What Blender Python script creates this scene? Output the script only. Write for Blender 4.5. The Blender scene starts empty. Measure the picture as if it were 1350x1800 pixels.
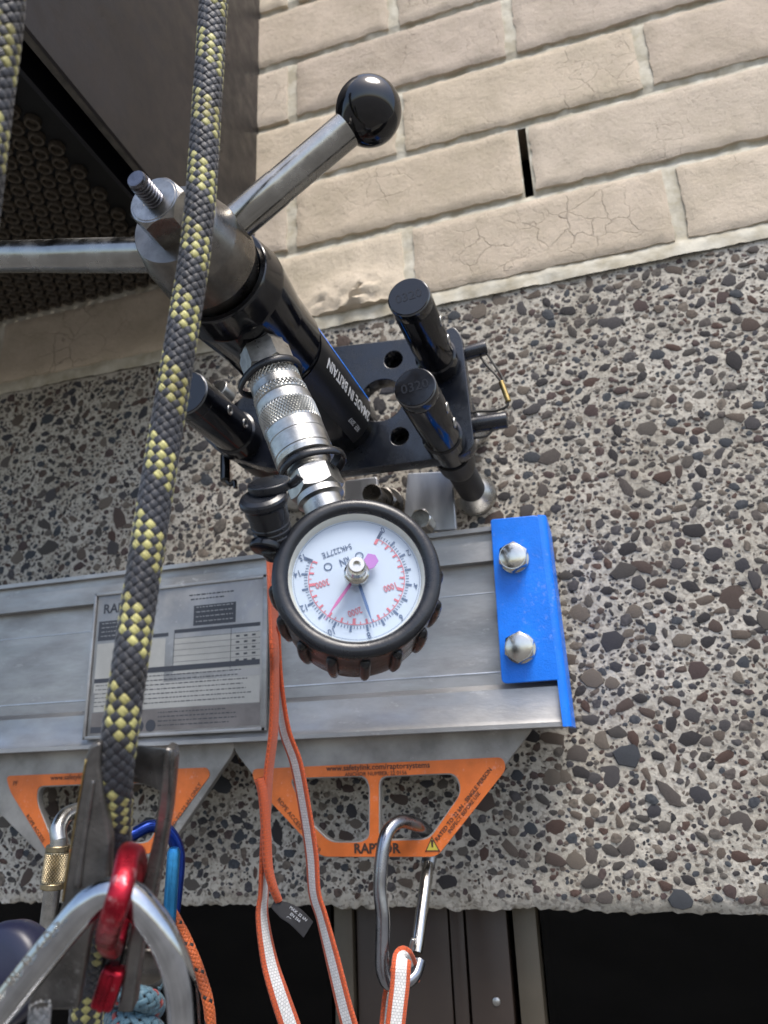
import bpy, bmesh, math, random
from mathutils import Vector, Matrix, noise
random.seed(7)
sc = bpy.context.scene
R = math.radians

# ------------------------------------------------------------------ camera
CAM = Vector((0, -0.5775, 0))
CR = Vector((0.9572294, 0.2866942, -0.0389658))      # camera right
CDN = Vector((-0.1255216, 0.2901548, -0.9487120))    # camera down
CF = Vector((-0.2606841, 0.9130261, 0.3137310))      # camera forward
FPX = 1279.6
cam_d = bpy.data.cameras.new('camera')
cam = bpy.data.objects.new('camera', cam_d)
sc.collection.objects.link(cam)
up, bk = -CDN, -CF
cam.matrix_world = Matrix(((CR.x, up.x, bk.x, CAM.x), (CR.y, up.y, bk.y, CAM.y), (CR.z, up.z, bk.z, CAM.z), (0, 0, 0, 1)))
cam_d.sensor_fit = 'HORIZONTAL'; cam_d.sensor_width = 36; cam_d.lens = FPX / 1350 * 36
cam_d.clip_start = 0.01; cam_d.clip_end = 600
cam_d.dof.use_dof = True; cam_d.dof.focus_distance = 0.38; cam_d.dof.aperture_fstop = 15.0
sc.camera = cam

# ------------------------------------------------------------------ light
SUN_EL, SUN_AZ = 62, 38       # azimuth measured from -Y (the street side) towards +X
w = bpy.data.worlds.new('World'); sc.world = w; w.use_nodes = True
nt = w.node_tree; nt.nodes.clear()
sky = nt.nodes.new('ShaderNodeTexSky'); sky.sky_type = 'NISHITA'; sky.sun_disc = False
sky.sun_elevation = R(SUN_EL); sky.sun_rotation = R(180 - SUN_AZ)
sky.air_density = 1.0; sky.dust_density = 3.0; sky.ozone_density = 1.0
bgn = nt.nodes.new('ShaderNodeBackground'); bgn.inputs[1].default_value = 0.12
wo = nt.nodes.new('ShaderNodeOutputWorld')
nt.links.new(sky.outputs[0], bgn.inputs[0]); nt.links.new(bgn.outputs[0], wo.inputs[0])
sd = bpy.data.lights.new('sun', 'SUN'); sd.energy = 1.5; sd.angle = R(28); sd.color = (1.0, 0.955, 0.89)
so = bpy.data.objects.new('sun', sd); sc.collection.objects.link(so)
sdir = Vector((math.sin(R(SUN_AZ)) * math.cos(R(SUN_EL)), -math.cos(R(SUN_AZ)) * math.cos(R(SUN_EL)), math.sin(R(SUN_EL))))
so.rotation_euler = sdir.to_track_quat('Z', 'Y').to_euler()
sc.view_settings.view_transform = 'Standard'; sc.view_settings.look = 'None'
sc.view_settings.exposure = 1.22; sc.view_settings.gamma = 1.0; sc.view_settings.use_curve_mapping = False
sc.cycles.max_bounces = 6; sc.cycles.diffuse_bounces = 3; sc.cycles.glossy_bounces = 4
sc.cycles.transparent_max_bounces = 6; sc.cycles.sample_clamp_indirect = 6

# ------------------------------------------------------------------ placing helpers
def ray(px, py):
    return CR * (px - 675) + CDN * (py - 900) + CF * FPX
def W(px, py, h=0.0):
    """point on the sight line of a picture position, h metres out of the wall face"""
    r = ray(px, py); return CAM + r * ((0.5775 - h) / r.y)
def Cd(px, py, d):
    return CAM + ray(px, py) * (d / FPX)
def Hz(px, py, z):
    r = ray(px, py); return CAM + r * (z / r.z)
def depth(p):
    return (Vector(p) - CAM).dot(CF)

# ------------------------------------------------------------------ object helpers
COL = sc.collection
def tag(o, label=None, cat=None, group=None, kind=None):
    if label: o['label'] = label
    if cat: o['category'] = cat
    if group: o['group'] = group
    if kind: o['kind'] = kind
    return o
def thing(name, label, cat, loc, group=None):
    o = bpy.data.objects.new(name, None); COL.objects.link(o); o.location = loc
    o.empty_display_size = 0.02
    return tag(o, label, cat, group)
ORG = {}
def origin(o):
    """world position of an object whose parents carry no rotation"""
    p = Vector(o.location)
    while o.parent: o = o.parent; p += Vector(o.location)
    return p
def mesh_obj(name, me, mat, parent=None, sharp=35, smooth=True):
    if mat is not None and not me.materials:
        for m in (mat if isinstance(mat, (list, tuple)) else [mat]): me.materials.append(m)
    if parent is not None:
        me.transform(Matrix.Translation(-origin(parent)))
    if smooth:
        me.polygons.foreach_set('use_smooth', [True] * len(me.polygons))
        if sharp: me.set_sharp_from_angle(angle=R(sharp))
    o = bpy.data.objects.new(name, me); COL.objects.link(o)
    if parent is not None: o.parent = parent
    return o

class MB:
    """collects shapes and builds them as one mesh object"""
    def __init__(s): s.v = []; s.f = []; s.m = []; s.uv = []
    def add(s, vs, fs, mi=0, uvs=None):
        b = len(s.v); s.v += [tuple(v) for v in vs]
        for k, f in enumerate(fs):
            s.f.append([b + i for i in f]); s.m.append(mi)
            s.uv.append(uvs[k] if uvs else None)
    def build(s, name, mat, parent=None, sharp=35, bevel=0, seg=2, fix=True, smooth=True):
        me = bpy.data.meshes.new(name); me.from_pydata(s.v, [], s.f)
        me.polygons.foreach_set('material_index', s.m)
        if any(u for u in s.uv):
            l = me.uv_layers.new(name='uv').data; k = 0
            for f, u in zip(s.f, s.uv):
                for i in range(len(f)):
                    if u: l[k].uv = u[i]
                    k += 1
        if fix or bevel:
            bm = bmesh.new(); bm.from_mesh(me)
            bmesh.ops.recalc_face_normals(bm, faces=bm.faces)
            if bevel:
                es = [e for e in bm.edges if len(e.link_faces) == 2 and e.calc_face_angle(0) > R(40)]
                bmesh.ops.bevel(bm, geom=es, offset=bevel, segments=seg, affect='EDGES', profile=0.5, clamp_overlap=True)
            bm.to_mesh(me); bm.free()
        return mesh_obj(name, me, mat, parent, sharp, smooth)

def frame(axis, upv=(0, 0, 1)):
    a = Vector(axis).normalized(); u = Vector(upv)
    x = u.cross(a)
    if x.length < 1e-4: x = Vector((1, 0, 0)).cross(a)
    x.normalize(); y = a.cross(x)
    return x, y, a
def lathe(mb, o, axis, prof, seg=48, mi=0, upv=(0, 0, 1), a0=0, a1=2 * math.pi):
    x, y, a = frame(axis, upv); o = Vector(o); vs = []; fs = []
    full = abs(a1 - a0 - 2 * math.pi) < 1e-6
    n = seg if full else seg + 1
    for t, r in prof:
        for i in range(n):
            th = a0 + (a1 - a0) * i / seg
            vs.append(o + a * t + (x * math.cos(th) + y * math.sin(th)) * max(r, 1e-6))
    for k in range(len(prof) - 1):
        for i in range(seg):
            j = (i + 1) % n
            fs.append([k * n + i, k * n + j, (k + 1) * n + j, (k + 1) * n + i])
    if full:
        if prof[0][1] > 1e-5: fs.append(list(range(n))[::-1])
        if prof[-1][1] > 1e-5: fs.append([(len(prof) - 1) * n + i for i in range(n)])
    mb.add(vs, fs, mi)
def rounded(t0, t1, r, b=0.0006, n=3):
    """profile of a cylinder with rounded rims"""
    p = []
    for i in range(n + 1):
        a = math.pi / 2 * i / n; p.append((t0 + b - b * math.cos(a), r - b + b * math.sin(a)))
    for i in range(n + 1):
        a = math.pi / 2 * i / n; p.append((t1 - b + b * math.sin(a), r - b + b * math.cos(a)))
    return [(t0, 0)] + p + [(t1, 0)]
def hexnut(mb, o, axis, t0, t1, r, upv=(0, 0, 1), rot=0, ch=0.12, mi=0, n=6):
    """hexagon with chamfered corners (r to the corners)"""
    x, y, a = frame(axis, upv); o = Vector(o); N = 48; rin = r * math.cos(math.pi / n) * 0.985
    vs = []; fs = []; dt = ch * r
    def hr(th):
        q = (th - rot) % (2 * math.pi / n) - math.pi / n
        return r * math.cos(math.pi / n) / math.cos(q)
    rows = []
    L = t1 - t0
    for k, (f, mode) in enumerate(((0, 0), (0, 1), (1, 2), (1, 3), (0, 4), (0, 5))):
        row = []
        for i in range(N):
            th = 2 * math.pi * i / N + rot; R_ = hr(th)
            ex = (R_ - rin) / (r - rin)
            if mode == 0: t, rr = t0, rin * .98
            elif mode == 1: t, rr = t0, rin
            elif mode == 2: t, rr = t0 + dt * max(ex, 0), R_
            elif mode == 3: t, rr = t1 - dt * max(ex, 0), R_
            elif mode == 4: t, rr = t1, rin
            else: t, rr = t1, rin * .98
            row.append(o + a * t + (x * math.cos(th) + y * math.sin(th)) * rr)
        vs += row
    for k in range(5):
        for i in range(N):
            j = (i + 1) % N; fs.append([k * N + i, k * N + j, (k + 1) * N + j, (k + 1) * N + i])
    fs.append(list(range(N))[::-1]); fs.append([5 * N + i for i in range(N)])
    mb.add(vs, fs, mi)
def knurl(mb, o, axis, t0, t1, r, n=60, rows=10, amp=0.00025, upv=(0, 0, 1), mi=0):
    x, y, a = frame(axis, upv); o = Vector(o); vs = []; fs = []; N = n * 2
    for k in range(rows + 1):
        for i in range(N):
            th = 2 * math.pi * i / N
            rr = r + (amp if (i + k) % 2 == 0 else -amp) * (1 if 0 < k < rows else 0)
            vs.append(o + a * (t0 + (t1 - t0) * k / rows) + (x * math.cos(th) + y * math.sin(th)) * rr)
    for k in range(rows):
        for i in range(N):
            j = (i + 1) % N
            A, B, C_, D_ = k * N + i, k * N + j, (k + 1) * N + j, (k + 1) * N + i
            if (i + k) % 2: fs += [[A, B, D_], [B, C_, D_]]
            else: fs += [[A, B, C_], [A, C_, D_]]
    mb.add(vs, fs, mi)
def box(mb, c, ax, ay, az, mi=0):
    c = Vector(c); ax, ay, az = Vector(ax) / 2, Vector(ay) / 2, Vector(az) / 2
    vs = [c + ax * i + ay * j + az * k for i in (-1, 1) for j in (-1, 1) for k in (-1, 1)]
    mb.add(vs, [[0, 1, 3, 2], [4, 6, 7, 5], [0, 4, 5, 1], [2, 3, 7, 6], [0, 2, 6, 4], [1, 5, 7, 3]], mi)
def prism(mb, pts, vec, mi=0):
    pts = [Vector(p) for p in pts]; n = len(pts); vec = Vector(vec)
    fs = [list(range(n))[::-1], [n + i for i in range(n)]] + [[i, (i + 1) % n, n + (i + 1) % n, n + i] for i in range(n)]
    mb.add(pts + [p + vec for p in pts], fs, mi)
def spline(pts, n=12, closed=False):
    P = [Vector(p) for p in pts]; out = []; m = len(P)
    rng = range(m if closed else m - 1)
    for i in rng:
        if closed: a, b, c, d = P[i - 1], P[i], P[(i + 1) % m], P[(i + 2) % m]
        else: a, b, c, d = P[max(i - 1, 0)], P[i], P[i + 1], P[min(i + 2, m - 1)]
        for k in range(n):
            t = k / n
            out.append(0.5 * ((2 * b) + (c - a) * t + (2 * a - 5 * b + 4 * c - d) * t * t + (3 * b - a - 3 * c + d) * t ** 3))
    if not closed: out.append(P[-1])
    return out
def interp(vals, t):
    x = t * (len(vals) - 1); i = min(int(x), len(vals) - 2); f = x - i
    return vals[i] * (1 - f) + vals[i + 1] * f
def frames(P, closed=False, up=None):
    n = len(P); T = []
    for i in range(n):
        a = P[i - 1] if (i or closed) else P[0]; b = P[(i + 1) % n] if (i < n - 1 or closed) else P[-1]
        T.append((b - a).normalized())
    u = Vector(up) if up else Vector((0.3, 0.2, 1)).cross(T[0])
    fr = []
    for i in range(n):
        u = (u - T[i] * u.dot(T[i])); u.normalize()
        fr.append((u.copy(), T[i].cross(u), T[i]))
        if up: u = Vector(up)
    return fr
def tube(mb, P, r, seg=16, closed=False, flat=1.0, up=None, mi=0, uv=False, power=1.0):
    fr = frames(P, closed, up); n = len(P); vs = []; fs = []; uvs = []; L = 0
    ls = [0]
    for i in range(1, n): L += (P[i] - P[i - 1]).length; ls.append(L)
    for i in range(n):
        u, v, t = fr[i]; rr = r if not isinstance(r, (list, tuple)) else interp(r, i / max(n - 1, 1))
        for k in range(seg):
            a = 2 * math.pi * k / seg; ca, sa = math.cos(a), math.sin(a)
            if power != 1.0: ca = math.copysign(abs(ca) ** power, ca); sa = math.copysign(abs(sa) ** power, sa)
            vs.append(P[i] + u * (rr * ca) + v * (rr * flat * sa))
    for i in range(n if closed else n - 1):
        j = (i + 1) % n
        for k in range(seg):
            l = (k + 1) % seg
            fs.append([i * seg + k, i * seg + l, j * seg + l, j * seg + k])
            if uv:
                l1 = ls[i + 1] if i + 1 < n else L
                uvs.append([(k / seg, ls[i]), ((k + 1) / seg, ls[i]), ((k + 1) / seg, l1), (k / seg, l1)])
    if not closed:
        fs.append(list(range(seg))[::-1]); fs.append([(n - 1) * seg + k for k in range(seg)])
        if uv: uvs += [[(0, 0)] * seg] * 2
    mb.add(vs, fs, mi, uvs if uv else None)

def plate_mesh(outer, holes, thick, bevel=0.0004, res=2):
    """flat plate with holes in local XY, from z=-thick to 0"""
    cu = bpy.data.curves.new('plate', 'CURVE'); cu.dimensions = '2D'; cu.fill_mode = 'BOTH'
    cu.extrude = thick / 2 - bevel; cu.bevel_depth = bevel; cu.bevel_resolution = res
    cu.offset = -bevel
    for loop in [outer] + holes:
        s = cu.splines.new('POLY'); s.points.add(len(loop) - 1); s.use_cyclic_u = True
        for p, q in zip(s.points, loop): p.co = (q[0], q[1], -thick / 2, 1)
    o = bpy.data.objects.new('plate', cu); COL.objects.link(o)
    bpy.context.view_layer.update()
    dg = bpy.context.evaluated_depsgraph_get()
    me = bpy.data.meshes.new_from_object(o.evaluated_get(dg))
    bpy.data.objects.remove(o); me.materials.clear()
    me.transform(Matrix.Translation((0, 0, 0)))
    return me
def mtx(o, x, y, z):
    o, x, y, z = map(Vector, (o, x, y, z))
    return Matrix(((x.x, y.x, z.x, o.x), (x.y, y.y, z.y, o.y), (x.z, y.z, z.z, o.z), (0, 0, 0, 1)))
def wallm(h):   # local x -> world x, local y -> world z, local z -> out of the wall
    return mtx((0, -h, 0), (1, 0, 0), (0, 0, 1), (0, -1, 0))
def wl(px, py, h):
    p = W(px, py, h); return (p.x, p.z)
def roundpoly(pts, r, n=5):
    out = []; m = len(pts)
    for i in range(m):
        a, b, c = Vector(pts[i - 1]), Vector(pts[i]), Vector(pts[(i + 1) % m])
        ri = r[i] if isinstance(r, (list, tuple)) else r
        d1 = (a - b); d2 = (c - b); q = min(ri, d1.length * .49, d2.length * .49)
        p1 = b + d1.normalized() * q; p2 = b + d2.normalized() * q
        for k in range(n + 1):
            t = k / n; out.append(tuple((1 - t) ** 2 * p1 + 2 * t * (1 - t) * b + t * t * p2))
    return out
FONT = None
def text_mesh(s, size, align='CENTER', ext=0.00006, bold=0.0):
    cu = bpy.data.curves.new('txt', 'FONT'); cu.body = s; cu.size = size; cu.align_x = align; cu.align_y = 'CENTER'
    cu.extrude = ext; cu.offset = bold; cu.resolution_u = 2
    o = bpy.data.objects.new('txt', cu); COL.objects.link(o); bpy.context.view_layer.update()
    me = bpy.data.meshes.new_from_object(o.evaluated_get(bpy.context.evaluated_depsgraph_get()))
    bpy.data.objects.remove(o); me.materials.clear(); return me
def me_into(mb, me, M, mi=0):
    me.transform(M); mb.add([v.co.copy() for v in me.vertices], [list(p.vertices) for p in me.polygons], mi)
    bpy.data.meshes.remove(me)
def text(mb, s, size, o, xd, yd, align='CENTER', mi=0, bold=0.0, sx=1.0):
    x, y = Vector(xd).normalized(), Vector(yd).normalized()
    me = text_mesh(s, size, align, bold=bold); me.transform(Matrix.Diagonal((sx, 1, 1, 1)))
    me_into(mb, me, mtx(o, x, y, x.cross(y)), mi)

# ------------------------------------------------------------------ materials
def lin(c):
    return tuple(((v / 255) / 12.92 if v <= 10 else (((v / 255) + .055) / 1.055) ** 2.4) for v in c) + (1,)
def mat(name, col, rough=0.5, metal=0.0, bump=0.0, bscale=200, var=0.0, vscale=30, stretch=(1, 1, 1), col2=None,
        rvar=0.0, spec=0.5, coat=0.0, rscale=60, scratch=0.0):
    m = bpy.data.materials.new(name); m.use_nodes = True; n = m.node_tree; b = n.nodes['Principled BSDF']; L = n.links
    c = col if len(col) == 4 else tuple(col) + (1,)
    b.inputs['Base Color'].default_value = c; b.inputs['Roughness'].default_value = rough
    b.inputs['Metallic'].default_value = metal; b.inputs['Specular IOR Level'].default_value = spec
    if coat: b.inputs['Coat Weight'].default_value = coat; b.inputs['Coat Roughness'].default_value = 0.08
    tc = n.nodes.new('ShaderNodeTexCoord'); mp = n.nodes.new('ShaderNodeMapping'); mp.inputs['Scale'].default_value = stretch
    L.new(tc.outputs['Object'], mp.inputs[0])
    def nz(s, det=6, rg=.6):
        t = n.nodes.new('ShaderNodeTexNoise'); t.inputs['Scale'].default_value = s; t.inputs['Detail'].default_value = det
        t.inputs['Roughness'].default_value = rg; L.new(mp.outputs[0], t.inputs['Vector']); return t
    if var or col2:
        t = nz(vscale); r = n.nodes.new('ShaderNodeValToRGB')
        c2 = col2 if col2 else tuple(x * (1 - var) for x in c[:3]) + (1,)
        c2 = c2 if len(c2) == 4 else tuple(c2) + (1,)
        r.color_ramp.elements[0].position = .38; r.color_ramp.elements[0].color = c2
        r.color_ramp.elements[1].position = .62; r.color_ramp.elements[1].color = c
        L.new(t.outputs[0], r.inputs[0]); L.new(r.outputs[0], b.inputs['Base Color'])
    if scratch:
        src = b.inputs['Base Color'].links[0].from_socket if b.inputs['Base Color'].links else None
        t = nz(240, 10, .75); s2_ = nz(17, 3); ad_ = n.nodes.new('ShaderNodeMath'); ad_.operation = 'MULTIPLY_ADD'; ad_.inputs[1].default_value = .5
        L.new(s2_.outputs[0], ad_.inputs[0]); L.new(t.outputs[0], ad_.inputs[2])
        mr = n.nodes.new('ShaderNodeMapRange'); mr.inputs[1].default_value = .86; mr.inputs[2].default_value = .93; mr.inputs[4].default_value = scratch
        L.new(ad_.outputs[0], mr.inputs[0]); mm = n.nodes.new('ShaderNodeMixRGB'); L.new(mr.outputs[0], mm.inputs[0])
        if src: L.new(src, mm.inputs[1])
        else: mm.inputs[1].default_value = c
        mm.inputs[2].default_value = tuple(min(.8, x * .6 + .26) for x in c[:3]) + (1,); L.new(mm.outputs[0], b.inputs['Base Color'])
    if rvar:
        t = nz(rscale); mr = n.nodes.new('ShaderNodeMapRange'); mr.inputs[1].default_value = .35; mr.inputs[2].default_value = .65
        mr.inputs[3].default_value = max(rough - rvar, .03); mr.inputs[4].default_value = rough + rvar
        L.new(t.outputs[0], mr.inputs[0]); L.new(mr.outputs[0], b.inputs['Roughness'])
    if bump:
        t = nz(bscale, 4); bp = n.nodes.new('ShaderNodeBump'); bp.inputs['Strength'].default_value = bump
        bp.inputs['Distance'].default_value = 0.0004; L.new(t.outputs[0], bp.inputs['Height'])
        L.new(bp.outputs[0], b.inputs['Normal'])
    return m
M = {}
M['steel'] = mat('zinc_steel', (.50, .50, .48), .33, 1, .2, 1400, .25, 220, rvar=.1)
M['darksteel'] = mat('oily_dark_steel', (.22, .205, .185), .30, 1, .15, 900, .25, 160, rvar=.08)
M['rodsteel'] = mat('rod_steel', (.17, .17, .19), .27, 1, .1, 900, .3, 300, rvar=.1)
M['nutsteel'] = mat('nut_steel', (.40, .39, .37), .28, 1, .15, 900, .35, 160, rvar=.08)
M['chrome'] = mat('worn_chrome_bar', (.44, .43, .40), .25, 1, .04, 500, .3, 60, stretch=(1, 1, 1), rvar=.1)
M['nickel'] = mat('nickel_plate', (.62, .60, .55), .18, 1, .08, 600, .15, 80, rvar=.07)
M['alu'] = mat('mill_aluminium', (.47, .465, .46), .46, .7, .35, 420, .38, 26, stretch=(.35, 1, 1), rvar=.14, scratch=.75)
M['alubright'] = mat('brushed_plate', (.60, .63, .68), .38, .9, .2, 500, .2, 60, stretch=(1, 1, .2), rvar=.08)
M['galv'] = mat('grey_steel_plate', (.36, .345, .32), .5, .5, .3, 300, .4, 24, rvar=.1, scratch=.4)
M['blackano'] = mat('black_anodised', (.005, .0055, .008), .12, 0, .05, 500, .3, 90, rvar=.07, spec=.6)
M['blackplate'] = mat('black_anodised_plate', (.007, .009, .015), .24, 0, .15, 400, .3, 90, rvar=.1, spec=.7)
M['blackgloss'] = mat('black_gloss_knob', (.006, .006, .007), .1, 0, .03, 500, rvar=.05, rscale=120, spec=.6)
M['rubber'] = mat('black_rubber', (.012, .014, .019), .30, 0, .3, 260, .35, 50, rvar=.12, spec=.5)
M['rubberdark'] = mat('black_ribbed_sleeve', (.010, .010, .011), .5, 0, .2, 260, .3, 50)
M['blue'] = mat('blue_powder_coat', (.003, .19, .86), .33, 0, .5, 900, .15, 50, spec=.5, rvar=.08, scratch=.30)
M['bluelabel'] = mat('blue_label_edge', (.01, .12, .50), .25, 0)
M['white'] = mat('white_print', (.78, .79, .8), .45)
M['orange'] = mat('orange_sticker', (.70, .165, .03), .42, 0, .15, 300, .25, 40, rvar=.1, scratch=.35)
M['ink'] = mat('black_ink', (.055, .03, .02), .5)
M['inkgrey'] = mat('grey_ink', (.12, .12, .12), .5)
M['yellow'] = mat('yellow_print', (.50, .42, .06), .5)
M['dial'] = mat('dial_face', (.53, .58, .66), .5)
M['dialring'] = mat('cream_dial_wall', (.70, .66, .54), .4)
M['navyink'] = mat('blue_scale_ink', (.07, .11, .20), .5)
M['redink'] = mat('red_scale_ink', (.62, .13, .16), .5)
M['purple'] = mat('purple_pointer', (.33, .14, .42), .45)
M['pinkneedle'] = mat('pink_pointer', (.48, .13, .33), .4)
M['blueneedle'] = mat('blue_pointer', (.07, .14, .30), .4)
M['brass'] = mat('brass', (.45, .33, .13), .32, 1, .3, 700, .3, 200)
M['gold'] = mat('worn_gold_sleeve', (.46, .38, .24), .35, 1, .5, 900, .4, 150)
M['red'] = mat('red_anodised', (.42, .012, .03), .30, .8, .35, 500, rvar=.12, col2=(.22, .01, .02), vscale=160, scratch=.8)
M['sky_blue'] = mat('blue_anodised', (.04, .26, .55), .25, .75, .1, 500, .3, 90)
M['royal'] = mat('royal_blue_anodised', (.01, .04, .26), .25, .7, .1, 500, .3, 90)
M['castalu'] = mat('polished_carabiner', (.36, .37, .40), .26, 1, .15, 400, .25, 70, rvar=.08)
M['bigsteel'] = mat('satin_carabiner_steel', (.60, .62, .65), .10, 1, .05, 400, .3, 60, rvar=.08)
M['device'] = mat('black_steel_device', (.165, .158, .15), .34, .7, .5, 700, .4, 90, rvar=.1, scratch=.5)
M['navyplastic'] = mat('navy_plastic', (.012, .014, .035), .35, 0, .1, 300)
M['cord'] = mat('black_cord', (.03, .028, .025), .55, 0, .6, 2500)
M['tagblack'] = mat('black_fabric_tag', (.012, .012, .014), .7, 0, .5, 2500)
M['brown'] = mat('brown_painted_steel', (.030, .026, .027), .45, 0, .25, 350, .35, 7, rvar=.12, spec=.45)
M['hoodin'] = mat('hood_shade_black', (.006, .007, .012), .5, 0, .1, 100, .4, 12)  # near-black, shade of the hood recess put into the colour
M['hoodlip'] = mat('worn_lip', (.11, .10, .085), .5, .2, .4, 300, .5, 60)
M['ring'] = mat('dusty_tube_rim', (.115, .095, .07), .6, .2, .3, 600, .5, 200)
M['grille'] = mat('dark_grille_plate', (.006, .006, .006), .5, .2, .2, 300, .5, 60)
M['framebrown'] = mat('bronze_window_frame', (.048, .033, .025), .38, .2, .1, 200, .2, 20, spec=.5)
M['framelight'] = mat('bronze_window_trim', (.095, .078, .055), .38, .3, .1, 200, .2, 20)
M['room'] = mat('shade_black', (.003, .003, .004), .9)  # near-black, the shade of unlit depths put into the colour
M['paving'] = mat('street_paving', (.13, .125, .115), .85, 0, .3, 20, .3, 1.5)

def glass_mat(name, tint=(1, 1, 1), base=.05, rough=.03):
    m = bpy.data.materials.new(name); m.use_nodes = True; n = m.node_tree; n.nodes.clear()
    o = n.nodes.new('ShaderNodeOutputMaterial'); mx = n.nodes.new('ShaderNodeMixShader')
    t = n.nodes.new('ShaderNodeBsdfTransparent'); t.inputs[0].default_value = tuple(tint) + (1,)
    g = n.nodes.new('ShaderNodeBsdfGlossy'); g.inputs['Roughness'].default_value = rough
    lw = n.nodes.new('ShaderNodeLayerWeight'); lw.inputs[0].default_value = .5
    pw = n.nodes.new('ShaderNodeMath'); pw.operation = 'POWER'; pw.inputs[1].default_value = 4
    fr = n.nodes.new('ShaderNodeMath'); fr.operation = 'MULTIPLY_ADD'; fr.inputs[1].default_value = .9; fr.inputs[2].default_value = base
    n.links.new(lw.outputs['Facing'], pw.inputs[0]); n.links.new(pw.outputs[0], fr.inputs[0])
    n.links.new(fr.outputs[0], mx.inputs[0]); n.links.new(t.outputs[0], mx.inputs[1]); n.links.new(g.outputs[0], mx.inputs[2])
    n.links.new(mx.outputs[0], o.inputs[0]); return m
M['lens'] = glass_mat('gauge_lens', (.90, .94, .97))
M['pane'] = glass_mat('window_glass', (.10, .11, .12), base=.015)

def rope_mat(name, col):
    m = bpy.data.materials.new(name); m.use_nodes = True; n = m.node_tree; b = n.nodes['Principled BSDF']; L = n.links
    b.inputs['Roughness'].default_value = .42; b.inputs['Specular IOR Level'].default_value = .4
    b.inputs['Sheen Weight'].default_value = .15
    uv = n.nodes.new('ShaderNodeUVMap'); uv.uv_map = 'uv'
    mp = n.nodes.new('ShaderNodeMapping'); mp.inputs['Scale'].default_value = (30, 120, 1)
    L.new(uv.outputs[0], mp.inputs[0])
    t = n.nodes.new('ShaderNodeTexNoise'); t.inputs['Scale'].default_value = 1.0; t.inputs['Detail'].default_value = 3
    L.new(mp.outputs[0], t.inputs['Vector'])
    bp = n.nodes.new('ShaderNodeBump'); bp.inputs['Strength'].default_value = .9; bp.inputs['Distance'].default_value = .00035
    L.new(t.outputs[0], bp.inputs['Height']); L.new(bp.outputs[0], b.inputs['Normal'])
    r = n.nodes.new('ShaderNodeValToRGB'); r.color_ramp.elements[0].position = .3; r.color_ramp.elements[1].position = .62
    r.color_ramp.elements[0].color = tuple(x * .38 for x in col[:3]) + (1,); r.color_ramp.elements[1].color = tuple(col[:3]) + (1,)
    L.new(t.outputs[0], r.inputs[0])
    tc = n.nodes.new('ShaderNodeTexCoord'); d_ = n.nodes.new('ShaderNodeTexNoise'); d_.inputs['Scale'].default_value = 55; d_.inputs['Detail'].default_value = 6; L.new(tc.outputs['Object'], d_.inputs['Vector'])
    r2 = n.nodes.new('ShaderNodeValToRGB'); r2.color_ramp.elements[0].position = .32; r2.color_ramp.elements[0].color = (.52, .47, .40, 1); r2.color_ramp.elements[1].position = .6; r2.color_ramp.elements[1].color = (1.08, 1.08, 1.05, 1); L.new(d_.outputs[0], r2.inputs[0])
    mm = n.nodes.new('ShaderNodeMixRGB'); mm.blend_type = 'MULTIPLY'; mm.inputs[0].default_value = .9; L.new(r.outputs[0], mm.inputs[1]); L.new(r2.outputs[0], mm.inputs[2]); L.new(mm.outputs[0], b.inputs['Base Color'])
    return m
M['rope_dark'] = rope_mat('rope_charcoal_yarn', (.040, .043, .055))
M['rope_yellow'] = rope_mat('rope_yellow_yarn', (.56, .53, .21))
M['yarn_grey'] = rope_mat('grey_yarn', (.33, .34, .36))
M['yarn_orange'] = rope_mat('orange_yarn', (.75, .16, .035))
M['yarn_black'] = rope_mat('black_yarn', (.02, .02, .022))
M['yarn_teal'] = rope_mat('teal_yarn', (.10, .20, .27))
M['yarn_red'] = rope_mat('red_yarn', (.35, .05, .05))

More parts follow.
